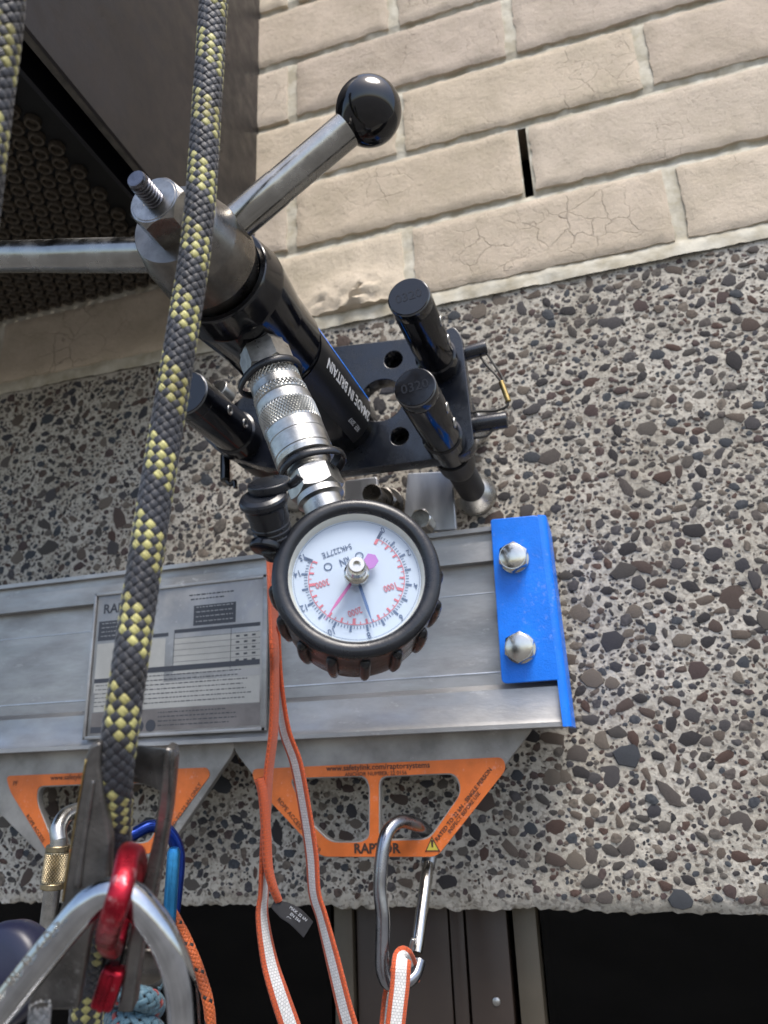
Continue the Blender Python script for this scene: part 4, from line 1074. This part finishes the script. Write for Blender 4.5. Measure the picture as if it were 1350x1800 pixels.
mb = MB(); lathe(mb, GC, GN, [(DT, g_ * .77), (DT, 0)], 96, upv=GV); mb.f.pop(); mb.m.pop(); mb.uv.pop(); dial = mb.build('dial', M['dial'], gauge, fix=False, smooth=False)
mb = MB(); lathe(mb, GC, GN, [(-g_ * .058, 0), (-g_ * .058, g_ * .40), (-g_ * .058, g_ * .80)], 96, upv=GV); mb.f.pop(); mb.m.pop(); mb.uv.pop(); mb.build('lens', M['lens'], gauge, sharp=0)
def dang(v): return R(47 + 266 * v / 15.0)         # clockwise from the stem side, seen from the front
def dpt(th, r_, t=.0003):
    # stem side is -GV; clockwise from the front
    d = -GV * math.cos(th) - GU * math.sin(th)
    return GC + d * r_ + GN * (DT + t), d
def tick(mb, v, r0, r1, wd, t=.0003):
    th = dang(v); p, d = dpt(th, 0, t); s = d.cross(GN)
    mb.add([p + d * r0 - s * wd, p + d * r0 + s * wd, p + d * r1 + s * wd, p + d * r1 - s * wd], [[0, 1, 2, 3]])
rs = g_ * .575       # boundary circle of the scales
mb = MB()
for i in range(76):
    v = i * .2
    if i % 5 == 0: tick(mb, v, rs * 1.02, rs * 1.15, g_ * .013)
    else: tick(mb, v, rs * 1.02, rs * 1.085, g_ * .0048)
tick(mb, 0, rs * 1.0, rs * 1.19, g_ * .020); tick(mb, 15, rs * 1.0, rs * 1.19, g_ * .020)
for v in (0, 2, 4, 6, 8, 10, 12, 14, 15):
    p, d = dpt(dang(v), rs * 1.235); text(mb, str(v), g_ * .115, p, GU, GV, bold=g_ * .001, sx=.8)
p, d = dpt(0, g_ * .20); text(mb, 'kN', g_ * .13, GC - GV * g_ * .26 + GN * (DT + .0003) + GU * g_ * .06, GU, GV, sx=.8, bold=g_ * .001)
text(mb, '54K227TE', g_ * .105, GC - GV * g_ * .42 + GN * (DT + .0003) + GU * g_ * .1, GU, GV, sx=.85)
for q in (-.13, .27):
    lathe(mb, GC - GV * g_ * .26 + GU * g_ * q + GN * (DT + .0003), GN, [(0, g_ * .052), (.00005, g_ * .038)], 24, upv=GV); mb.f.pop(); mb.m.pop(); mb.uv.pop(); mb.f.pop(); mb.m.pop(); mb.uv.pop()
# thin circle round the dial's edge
vs = []; fs = []
for i in range(96):
    p, d = dpt(2 * math.pi * i / 96, 0, .0002); vs += [p + d * g_ * .748, p + d * g_ * .752]
for i in range(96): j = (i + 1) % 96; fs.append([2 * i, 2 * i + 1, 2 * j + 1, 2 * j])
mb.add(vs, fs)
mb.build('blue_scale', M['navyink'], gauge, fix=False, smooth=False)
mb = MB(); vs = []; fs = []
for i in range(81):
    p, d = dpt(dang(15 * i / 80), 0, .0003); vs += [p + d * rs * .985, p + d * rs * 1.0]
for i in range(80): fs.append([2 * i, 2 * i + 1, 2 * i + 3, 2 * i + 2])
mb.add(vs, fs)
for i in range(35):
    v = i * 100 / 3400 * 15
    if i % 10 == 0: tick(mb, v, rs * .86, rs * .985, g_ * .018)
    elif i % 2 == 0: tick(mb, v, rs * .89, rs * .985, g_ * .012)
    else: tick(mb, v, rs * .93, rs * .985, g_ * .005)
for v in (1000, 2000, 3000):
    th = dang(v / 3400 * 15); p, d = dpt(th, rs * .72); text(mb, str(v), g_ * .115, p, GU, GV, sx=.75, bold=g_ * .001)
mb.build('red_scale', M['redink'], gauge, fix=False, smooth=False)
def needle(v, col, tail, t, nm, wd=.018):
    th = dang(v); p, d = dpt(th, 0, t); s = d.cross(GN); w0, w1 = g_ * wd, g_ * wd * .5; mb = MB()
    pts = [p - d * g_ * tail[0] - s * g_ * tail[1], p - d * g_ * tail[0] + s * g_ * tail[1], p + s * w0, p + d * rs * .7 + s * w0, p + d * rs * .95 + s * w1 * .6, p + d * rs * 1.14 + s * .0001, p + d * rs * 1.14 - s * .0001, p + d * rs * .95 - s * w1 * .6, p + d * rs * .7 - s * w0, p - s * w0]
    prism(mb, pts, GN * .0005); return mb.build(nm, col, gauge, smooth=False)
needle(7.65, M['blueneedle'], (.05, .02), .0022, 'needle')
needle(10.55, M['pinkneedle'], (.05, .02), .0036, 'peak_needle')
th = dang(10.75); p, d = dpt(th, 0, .0038); s = d.cross(GN); mb = MB()
prism(mb, [p - d * g_ * .10 - s * g_ * .05, p - d * g_ * .20 - s * g_ * .105, p - d * g_ * .30 - s * g_ * .10, p - d * g_ * .34 - s * g_ * .02, p - d * g_ * .30 + s * g_ * .06, p - d * g_ * .16 + s * g_ * .045], GN * .0005); mb.build('pointer_tail', M['purple'], gauge, smooth=False)
# reset knob through the lens
mb = MB(); c = GC + GN * DT; k0 = -DT - g_ * .058
lathe(mb, c, GN, [(0.0005, g_ * .075), (.004, g_ * .075), (.0042, g_ * .055), (k0 + .001, g_ * .055)], 32)
lathe(mb, c, GN, [(k0, g_ * .135), (k0 + .0012, g_ * .150), (k0 + .0035, g_ * .148), (k0 + .0042, g_ * .125)], 40)
knurl(mb, c, GN, k0 + .0040, k0 + .0105, g_ * .112, 24, 2, g_ * .003)
lathe(mb, c, GN, [(k0 + .0105, g_ * .112), (k0 + .0120, g_ * .098), (k0 + .0126, g_ * .088), (k0 + .0126, g_ * .045), (k0 + .0085, g_ * .042), (k0 + .0085, 0)], 40)
mb.build('reset_knob', M['nickel'], gauge, sharp=30)

# ---- dust cap beside the coupler
cp = bpy.data.objects.new('dust_cap', None); COL.objects.link(cp); cp.parent = tester
dc = depth(GC) + .002; c0 = Cd(462, 872, dc); c1 = Cd(482, 945, dc + .010); cd_ = (c1 - c0).normalized(); cl = (c1 - c0).length; mp_ = dc / FPX
mb = MB(); rr = 42 * mp_
P = [(-.001, rr * .80), (.0, rr * .98), (.001, rr * 1.04), (.0028, rr * 1.04), (.0045, rr * .92), (.010, rr * .86)]
for k in range(6): t = .011 + k * .0026; P += [(t, rr * (.87 - .015 * k)), (t + .0009, rr * (.87 - .015 * k)), (t + .0012, rr * (.82 - .015 * k)), (t + .0022, rr * (.82 - .015 * k))]
P += [(.0275, rr * .70), (.030, rr * .62), (.030, 0)]
lathe(mb, c0, cd_, [(-.001, rr * .6)] + P, 56); mb.build('cap_body', M['rubber'], cp, sharp=28)
c00 = Cd(474, 854, dc + .004); mb = MB(); lathe(mb, c00, (cd_ + Vector((0, 0, -.25))).normalized(), rounded(-.002, .002, 39 * mp_, .0008), 48); mb.build('cap_rim', M['rubber'], cp)
c01 = Cd(468, 962, dc + .006); mb = MB(); lathe(mb, c01, (cd_ + CR * -.3 - CF * .9).normalized(), rounded(-.0018, .0018, 30 * mp_, .0008), 48); mb.build('cap_tab', M['rubber'], cp)
mb = MB(); tube(mb, spline([Cd(495, 858, dc + .004), Cd(515, 850, dc + .001), Cd(528, 838, dc)], 8), .0022, 10, flat=.6); mb.build('cap_strap', M['rubber'], cp, sharp=0)

# ================================================================== ROPES
def braided(name, label, pts, R0, N, pitch, mats, pat, ns=5, group=None, amp=.030, width=1.0, phase=0, seg=12, cat='rope', par=None, hair=0):
    P = spline(pts, 24); L = [0]
    for i in range(1, len(P)): L.append(L[-1] + (P[i] - P[i - 1]).length)
    tot = L[-1]; step = pitch / (2 * N) / ns; n = int(tot / step)
    Q = []; j = 0
    for i in range(n):
        s = tot * i / (n - 1)
        while j < len(L) - 2 and L[j + 1] < s: j += 1
        f = (s - L[j]) / max(L[j + 1] - L[j], 1e-9); Q.append(P[j].lerp(P[j + 1], f))
    fr = frames(Q); mb = MB()
    # core, coloured black to put shade into the gaps between strands
    tube(mb, Q[::ns * 2], R0 * .82, 14, mi=len(mats), uv=True); mats = list(mats) + [M['cord']]
    al = math.atan2(2 * math.pi * R0, pitch); wdt = pitch / N * math.sin(al) * width / 2; thk = R0 * .13
    a_ = R0 * .060
    for sgn in (1, -1):
        for i in range(N):
            vs = []; fs = []; uvs = []
            for k in range(n):
                s = tot * k / (n - 1); u, v, t = fr[k]
                th = sgn * 2 * math.pi * s / pitch + 2 * math.pi * i / N + phase
                c = math.cos(2 * math.pi * N * s / pitch)
                c = math.copysign(abs(c) ** .45, c)
                rad = R0 - thk * .9 + sgn * a_ * c
                rv = u * math.cos(th) + v * math.sin(th); tv = v * math.cos(th) - u * math.sin(th)
                wd = (tv * math.cos(al) - t * math.sin(al) * sgn).normalized()
                ctr = Q[k] + rv * rad
                bul = 1 - .07 * (1 - max(0, sgn * c))
                for q in range(seg):
                    a = 2 * math.pi * q / seg; ca, sa = math.cos(a), math.sin(a)
                    ca = math.copysign(abs(ca) ** .55, ca); sa = math.copysign(abs(sa) ** .6, sa)
                    vs.append(ctr + wd * (ca * wdt * bul) + rv * (sa * thk))
            for k in range(n - 1):
                s0 = tot * k / (n - 1) + i * .37; s1_ = tot * (k + 1) / (n - 1) + i * .37
                for q in range(seg):
                    l = (q + 1) % seg
                    fs.append([k * seg + q, k * seg + l, (k + 1) * seg + l, (k + 1) * seg + q])
                    uvs.append([(q / seg, s0), ((q + 1) / seg, s0), ((q + 1) / seg, s1_), (q / seg, s1_)])
            mb.add(vs, fs, pat(sgn, i), uvs)
    o = mb.build(name, mats, par, sharp=0, fix=False)
    if label: tag(o, label, cat, group)
    return o
rp_pat = lambda sgn, i: 1 if (sgn == YS and i in (0, 1, 2, 3)) else 0
YS = -1
braided('climbing_rope', 'charcoal and yellow braided rope hanging in front of the tester hub', [Cd(384, -60, .310), Cd(376, 0, .306), Cd(366, 150, .297), Cd(348, 400, .283), Cd(318, 600, .272), Cd(285, 800, .262), Cd(252, 1010, .251), Cd(221, 1220, .240), Cd(203, 1350, .238), Cd(200, 1430, .242), Cd(197, 1520, .248), Cd(180, 1640, .256), Cd(156, 1740, .262), Cd(148, 1860, .262)],
    .0056, 8, .0290, [M['rope_dark'], M['rope_yellow']], rp_pat, group='charcoal and yellow ropes')
braided('climbing_rope', 'charcoal and yellow braided rope cut by the upper left corner of the picture', [Cd(14, -60, .232), Cd(3, 60, .23), Cd(-12, 170, .228), Cd(-28, 300, .226), Cd(-48, 460, .224)],
    .0056, 8, .0290, [M['rope_dark'], M['rope_yellow']], rp_pat, group='charcoal and yellow ropes', phase=1.9)

# ================================================================== ROPE CLAMP AND HARDWARE, LOWER LEFT
def cpoly(pts, d):
    """outline in a plane square to the sight of the clamp, through distance d"""
    return [(( (a - 675) * d / FPX), (-(b - 900) * d / FPX)) for a, b in pts]
def camplate(name, pts, holes, d, th, m, par, r=3, bev=.0006, tilt=0):
    rr = r * d / FPX
    me = plate_mesh(roundpoly(cpoly(pts, d), rr, 4), [roundpoly(cpoly(h, d), rr, 4) for h in holes], th, bev)
    o_ = CAM + CF * d
    me.transform(mtx(o_, CR, -CDN, -CF)); return mesh_obj(name, me, m, par, sharp=30)
clamp = thing('rope_clamp', 'black steel rope clamp gripping the braided rope at the lower left', 'rope clamp', Cd(210, 1700, .245))
camplate('cheek_plate', [(158, 1309), (177, 1305), (174, 1345), (181, 1405), (194, 1478), (190, 1560), (174, 1600), (157, 1650), (136, 1777), (45, 1777), (72, 1690), (108, 1590), (128, 1470), (151, 1326)], [], .231, .0048, M['device'], clamp, 7, .0011)
camplate('cheek_plate', [(290, 1314), (303, 1319), (306, 1336), (297, 1430), (285, 1500), (268, 1590), (247, 1665), (232, 1782), (205, 1781), (228, 1640), (238, 1590), (251, 1545), (268, 1478), (277, 1410), (284, 1350)], [], .238, .0075, M['device'], clamp, 5, .0011)
# curved bridge joining the two cheeks behind the rope
mb = MB(); vs = []; fs = []; NB = 18
for i in range(NB + 1):
    t = i / NB; x = 163 + 137 * t; dd = .236 + .014 * math.sin(math.pi * t) ** .7; yt = 1311 - 5 * math.sin(math.pi * t) + 6 * t; yb = 1398 - 22 * math.sin(math.pi * min(1, t * 1.1)) ** .6
    for (y, k) in ((yt, 0), (yb, 0), (yb, .0045), (yt, .0045)): vs.append(Cd(x, y, dd + k))
for i in range(NB):
    for q in range(4): fs.append([4 * i + q, 4 * i + (q + 1) % 4, 4 * i + 4 + (q + 1) % 4, 4 * i + 4 + q])
fs.append([0, 1, 2, 3]); fs.append([4 * NB + q for q in range(4)])
mb.add(vs, fs); mb.build('bridge', M['device'], clamp, bevel=.0009, sharp=50)
# raised rib along the left cheek and bright worn edge
mb = MB(); tube(mb, spline([Cd(164, 1372, .2306), Cd(150, 1455, .2306), Cd(136, 1560, .2306)], 8), [.0004, .0010, .0008, .0012], 10, flat=.6, up=CR); mb.build('cheek_rib', M['device'], clamp, sharp=0)
mb = MB(); tube(mb, spline([Cd(151, 1335, .2312), Cd(128, 1470, .2312), Cd(110, 1585, .2312)], 8), .00028, 8); mb.build('worn_edge', M['brass'], clamp, sharp=0)
mb = MB(); q = Cd(263, 1690, .262); lathe(mb, q, -CF, rounded(-.012, .004, .0065, .001), 28); mb.build('pivot', M['darksteel'], clamp)
# cam tongue behind the red link
mb = MB(); box(mb, Cd(203, 1675, .243), CR * .0065, (CDN * .016 + CR * -.003), CF * .008); mb.build('cam', M['blackano'], clamp, bevel=.001)

red = thing('red_link', 'scratched red anodised link looped over the big steel carabiner', 'link', Cd(200, 1600, .22))
mb = MB(); P = spline([Cd(238, 1530, .236), Cd(236, 1500, .228), Cd(226, 1502, .2185), Cd(217, 1545, .2085), Cd(205, 1590, .2045), Cd(192, 1632, .2095), Cd(190, 1655, .219), Cd(196, 1668, .232), Cd(204, 1640, .238), Cd(222, 1580, .240)], 10, closed=True)
tube(mb, P, .0034, 24, True, flat=.75, up=CR + CDN * .25, power=.75); mb.build('shackle', M['red'], red, sharp=0)
mb = MB(); a = Cd(203, 1700, .2385); b = Cd(180, 1770, .2375)
dv = (b - a); box(mb, (a + b) / 2, CR * .0072 + CDN * .0016, dv, -CF * .006); mb.build('tab', M['red'], red, bevel=.0014, seg=3)
mb = MB(); box(mb, (a + b) / 2 - CF * .0034, CR * .0016 + CDN * .0004, dv * .9, -CF * .0012); mb.build('tab_ridge', M['red'], red, bevel=.0004)

bc = thing('steel_carabiner', 'large satin steel carabiner crossing the bottom left corner', 'carabiner', Cd(190, 1700, .21), )
P = spline([Cd(-110, 1905, .214), Cd(-52, 1842, .2145), Cd(9, 1768, .2150), Cd(78, 1681, .2155), Cd(140, 1606, .2165), Cd(170, 1580, .2170), Cd(201, 1569, .217), Cd(232, 1579, .217), Cd(268, 1619, .2165), Cd(297, 1668, .216), Cd(315, 1724, .2155), Cd(322, 1785, .215), Cd(322, 1860, .2145), Cd(300, 1960, .214), Cd(180, 2040, .214), Cd(-20, 2040, .214), Cd(-130, 1980, .214)], 12, closed=True)
mb = MB(); tube(mb, P, .0046, 28, True, flat=1.0); mb.build('body', M['bigsteel'], bc, sharp=0)
mb = MB(); d = (Cd(100, 1640, .21) - Cd(15, 1745, .21)).normalized(); q = Cd(48, 1690, .2107)
text(mb, 'III    kN   40   <- O ->', .0033, q, d, -CF.cross(d) * 1, bold=.00008); mb.build('engraving', M['nickel'], bc, fix=False, smooth=False)

def loop_carabiner(name, label, pts, r_, m, flat=.8, n=12, group=None, upv=None):
    t = thing(name, label, 'carabiner', pts[0], group)
    mb = MB(); tube(mb, spline(pts, n, True), r_, 20, True, flat=flat, up=upv); mb.build('body', m, t, sharp=0); return t
# carabiner with brass coloured screw sleeve in the left hanger
gc = thing('screw_carabiner', 'steel carabiner with worn gold screw sleeve left of the rope clamp', 'carabiner', Cd(95, 1520, .42))
P = spline([Cd(104, 1480, .425), Cd(103, 1455, .43), Cd(118, 1432, .44), Cd(150, 1424, .45), Cd(178, 1440, .44), Cd(186, 1500, .43), Cd(180, 1600, .42), Cd(160, 1680, .41), Cd(120, 1700, .40), Cd(88, 1680, .405), Cd(82, 1640, .41)], 10)
mb = MB(); tube(mb, P, .0046, 20); mb.build('body', M['steel'], gc, sharp=0)
def cyl(nm, a, b, prof_, m, par, seg=36, sharp=30):
    d = (b - a); L = d.length; mb = MB(); lathe(mb, a, d.normalized(), [(t * L, r_) for t, r_ in prof_], seg); return mb.build(nm, m, par, sharp=sharp)
a, b = Cd(104, 1474, .425), Cd(82, 1640, .412)
cyl('gate', a, b, [(0, 0), (0, .0045), (.1, .0048), (.95, .0044), (1, .0030), (1, 0)], M['steel'], gc)
a2, b2 = a.lerp(b, .07), a.lerp(b, .54); L = (b2 - a2).length; mb = MB()
lathe(mb, a2, (b2 - a2).normalized(), [(0, .0048), (0, .0062), (.0005, .0066), (.003, .0066), (.0032, .0064)], 36)
knurl(mb, a2, (b2 - a2).normalized(), .0034, L - .0035, .0065, 26, 16, .00035)
lathe(mb, a2, (b2 - a2).normalized(), [(L - .0034, .0064), (L - .003, .0068), (L - .0005, .0068), (L, .0062), (L, .0048)], 36)
mb.build('screw_sleeve', M['gold'], gc, sharp=20)
P = [Cd(200, 1482, .40), Cd(235, 1466, .405), Cd(266, 1452, .41), Cd(296, 1462, .415), Cd(313, 1500, .415), Cd(310, 1560, .41), Cd(302, 1620, .405), Cd(290, 1680, .40), Cd(275, 1722, .395), Cd(240, 1735, .39), Cd(200, 1715, .39), Cd(170, 1640, .39), Cd(172, 1540, .395)]
bl = loop_carabiner('blue_carabiner', 'light blue anodised carabiner partly hidden behind the rope clamp', P, .0043, M['royal'], .8)
cyl('gate', Cd(306, 1490, .403), Cd(296, 1640, .394), [(0, 0), (0, .0025), (.05, .0036), (.95, .0036), (1, .002), (1, 0)], M['sky_blue'], bl)
nav = thing('pulley', 'dark navy rounded pulley cheek at the left picture edge', 'pulley', Cd(10, 1710, .30))
mb = MB(); q = Cd(10, 1712, .30); nn = (-CF * .9 - CDN * .35 - CR * .25).normalized(); rr = 82 * .30 / FPX
lathe(mb, q, nn, [(-.010, 0), (-.010, rr * .9), (-.006, rr), (.0, rr * 1.02), (.004, rr * .97), (.0065, rr * .85), (.007, rr * .6), (.0085, rr * .3), (.0085, 0)], 64); mb.build('cheek', M['navyplastic'], nav, sharp=0)
mb = MB(); lathe(mb, q, nn, [(-.013, .006), (-.010, .006)], 32); mb.build('axle', M['darksteel'], nav)

dkm = [M['yarn_teal'], M['yarn_red']]
tp = []
for i in range(40):
    a = i * .48; tp.append(Cd(236 + 36 * math.cos(a), 1722 + i * 3.6 + 6 * math.sin(a), .300 + .011 * math.sin(a) + .004))
braided('cord_wrap', 'teal and red fleck cord wrapped in coils inside the big steel carabiner', tp, .0042, 6, .020, dkm, lambda sg, i: 1 if (sg == 1 and i == 0) else 0, ns=3, seg=6, cat='cord')
braided('orange_cord', 'thin orange cord with black flecks beside the big steel carabiner', [Cd(300, 1600, .40), Cd(322, 1640, .40), Cd(340, 1680, .395), Cd(356, 1725, .39), Cd(368, 1775, .385), Cd(373, 1860, .38)], .0028, 6, .014, [M['yarn_orange'], M['yarn_black']], lambda sg, i: 1 if (sg == -1 and i == 0) else 0, ns=3, seg=6, cat='cord')
braided('grey_rope_end', 'short light grey braided rope end under the clamp', [Cd(71, 1768, .224), Cd(68, 1800, .223), Cd(62, 1870, .221)], .0031, 6, .016, [M['yarn_grey']], lambda sg, i: 0, ns=4, seg=6, cat='rope')

# ================================================================== SLINGS
def ribbon(name, pts, hw, th, roll, m, par=None, n=10, label=None, cat=None, group=None):
    P = spline(pts, n); N = len(P); mb = MB(); vs = []; fs = []; uvs = []; seg = 20; L = 0; ls = [0]
    for i in range(1, N): L += (P[i] - P[i - 1]).length; ls.append(L)
    for i in range(N):
        t = (P[min(i + 1, N - 1)] - P[max(i - 1, 0)]).normalized(); v = (CAM - P[i]).normalized()
        s_ = t.cross(v).normalized(); f_ = s_.cross(t).normalized()
        a = R(interp(roll, i / (N - 1))); u = s_ * math.cos(a) + f_ * math.sin(a); w_ = t.cross(u).normalized()
        hh = interp(hw, i / (N - 1)) if isinstance(hw, (list, tuple)) else hw
        for k in range(seg):
            b = 2 * math.pi * k / seg; ca, sa = math.cos(b), math.sin(b)
            ca_, sa_ = math.copysign(abs(ca) ** .8, ca), math.copysign(abs(sa) ** .45, sa)
            vs.append(P[i] + u * hh * ca_ + w_ * th * sa_)
    for i in range(N - 1):
        for k in range(seg):
            l = (k + 1) % seg; fs.append([i * seg + k, i * seg + l, (i + 1) * seg + l, (i + 1) * seg + k])
            u0, u1 = (1 - math.cos(2 * math.pi * k / seg)) / 2, (1 - math.cos(2 * math.pi * (k + 1) / seg)) / 2
            uvs.append([(u0, ls[i]), (u1, ls[i]), (u1, ls[i + 1]), (u0, ls[i + 1])])
    mb.add(vs, fs, 0, uvs); o = mb.build(name, m, par, sharp=0, fix=False)
    if label: tag(o, label, cat, group)
    return o
sl = thing('sling', 'long orange and white webbing sling hanging behind the gauge with a black tag', 'sling', Cd(480, 1400, .45))
ribbon('webbing', [W(462, 700, .03), W(468, 780, .035), W(474, 860, .045), W(478, 980, .08), Cd(481, 1110, .455), Cd(483, 1180, .452), Cd(481, 1280, .447), Cd(472, 1360, .442), Cd(467, 1450, .437), Cd(464, 1545, .431)], .0062, .0016, [20, 20, 30, 50, 70, 70, 70, 70, 70, 68], M['weborange'], sl)
ribbon('webbing', [Cd(465, 1530, .4305), Cd(463, 1570, .429), Cd(461, 1613, .425), Cd(473, 1687, .415), Cd(490, 1745, .405), Cd(508, 1798, .40), Cd(525, 1850, .395)], .0062, .0012, [66, 66, 58, 44, 34, 28, 25], M['web'], sl)
ribbon('webbing', [Cd(484, 1100, .462), Cd(488, 1190, .46), Cd(500, 1280, .455), Cd(521, 1343, .450), Cd(537, 1428, .445), Cd(548, 1502, .44), Cd(553, 1569, .435), Cd(566, 1613, .43), Cd(585, 1687, .42), Cd(603, 1761, .41), Cd(613, 1798, .405), Cd(628, 1850, .40)], .0062, .0012, [-65, -62, -58, -55, -56, -55, -58, -60, -52, -48, -46, -45], M['web'], sl)
ribbon('sewn_end', [Cd(456, 1368, .436), Cd(463, 1400, .434), Cd(468, 1465, .430), Cd(471, 1520, .426), Cd(479, 1556, .424), Cd(490, 1584, .424)], [.0030, .0031, .0031, .0028, .0026, .0016], .0022, [40, 45, 50, 50, 60, 60], M['weborange'], sl)
tg = ribbon('tag', [Cd(480, 1588, .423), Cd(500, 1600, .421), Cd(520, 1612, .42), Cd(542, 1634, .42)], [.0022, .0046, .0052, .0052], .0003, [10, 15, 20, 25], M['tagblack'], sl)
mb = MB(); d = (Cd(540, 1632, .42) - Cd(500, 1600, .42)).normalized(); u_ = (-CF).cross(d) 
for k, tx in enumerate(('MAX. 22 kN', 'EN 566', 'CE 0082')):
    text(mb, tx, .0024, Cd(519, 1613, .4183) - u_ * (.0028 * (k - 1)), d, u_)
mb.build('tag_print', M['white'], tg, fix=False, smooth=False)
qd = thing('wiregate_carabiner', 'bare silver carabiner clipped through the middle orange hanger plate', 'carabiner', W(700, 1600, .07))
P = [W(752, 1520, .030), W(757, 1495, .028), W(752, 1468, .036), W(736, 1452, .050), W(708, 1444, .064), W(686, 1456, .074), W(674, 1487, .080), W(668, 1558, .083), W(673, 1613, .084), W(672, 1669, .085), W(673, 1706, .085), W(684, 1729, .083), W(706, 1729, .078), W(727, 1714, .072), W(736, 1688, .066)]
mb = MB(); tube(mb, spline(P, 8), .0051, 24, flat=.82, power=.85); mb.build('body', M['castalu'], qd, sharp=0)
a, b = W(753, 1517, .032), W(732, 1676, .066)
cyl('gate', a, b, [(0, 0), (0, .0034), (.06, .0038), (.12, .0042), (.9, .0042), (1, .0036), (1, 0)], M['nickel'], qd)
mb = MB(); P = spline([W(727, 1650, .071), W(723, 1664, .071), W(722, 1680, .070), W(728, 1690, .069)], 6); tube(mb, P, .0016, 10); mb.build('gate_wire', M['steel'], qd, sharp=0)
s2 = thing('short_sling', 'orange and white webbing sling threaded through the silver carabiner', 'sling', W(700, 1760, .08))
ribbon('webbing', [W(722, 1724, .060), W(718, 1700, .072), W(711, 1684, .084), W(707, 1684, .090), W(705, 1700, .095), W(703, 1730, .096), W(699, 1765, .097), W(694, 1810, .098), W(688, 1870, .10)], .0060, .0012, [10, 5, 0, 0, 5, 10, 12, 14, 16], M['web'], s2, n=8)
ribbon('webbing', [W(698, 1700, .062), W(690, 1725, .066), W(682, 1750, .072), W(678, 1790, .076), W(672, 1860, .08)], .0060, .0012, [55, 60, 62, 60, 60], M['web'], s2, n=8)

# stray fibres standing off the rope sheath
def fibres(par, pts, R0, n, m, sd_):
    rr_ = random.Random(sd_); P = spline(pts, 24); mb = MB()
    for _ in range(n):
        i = rr_.randrange(2, len(P) - 2); t = (P[i + 1] - P[i - 1]).normalized(); o0 = P[i]
        d = (Vector((rr_.uniform(-1, 1), rr_.uniform(-1, .2), rr_.uniform(-1, 1))).cross(t)).normalized()
        L = rr_.uniform(.0008, .0028); b = t * rr_.uniform(-1, 1) + d.cross(t) * rr_.uniform(-.7, .7)
        p0 = o0 + d * R0 * .95; p1 = p0 + d * L * .6 + b * L * .3; p2 = p1 + d * L * .3 + b * L * .7
        tube(mb, [p0, p1, p2], .00005, 3)
    o = mb.build('stray_fibre', m, None, sharp=0); o.parent = par; o['kind'] = 'stuff'
rope_o = [o for o in COL.objects if o.name == 'climbing_rope'][0]
fibres(rope_o, [Cd(376, 0, .306), Cd(366, 150, .297), Cd(348, 400, .283), Cd(318, 600, .272), Cd(285, 800, .262), Cd(252, 1010, .251), Cd(221, 1220, .240), Cd(203, 1350, .238), Cd(200, 1430, .242)], .0056, 260, M['cord'], 5)
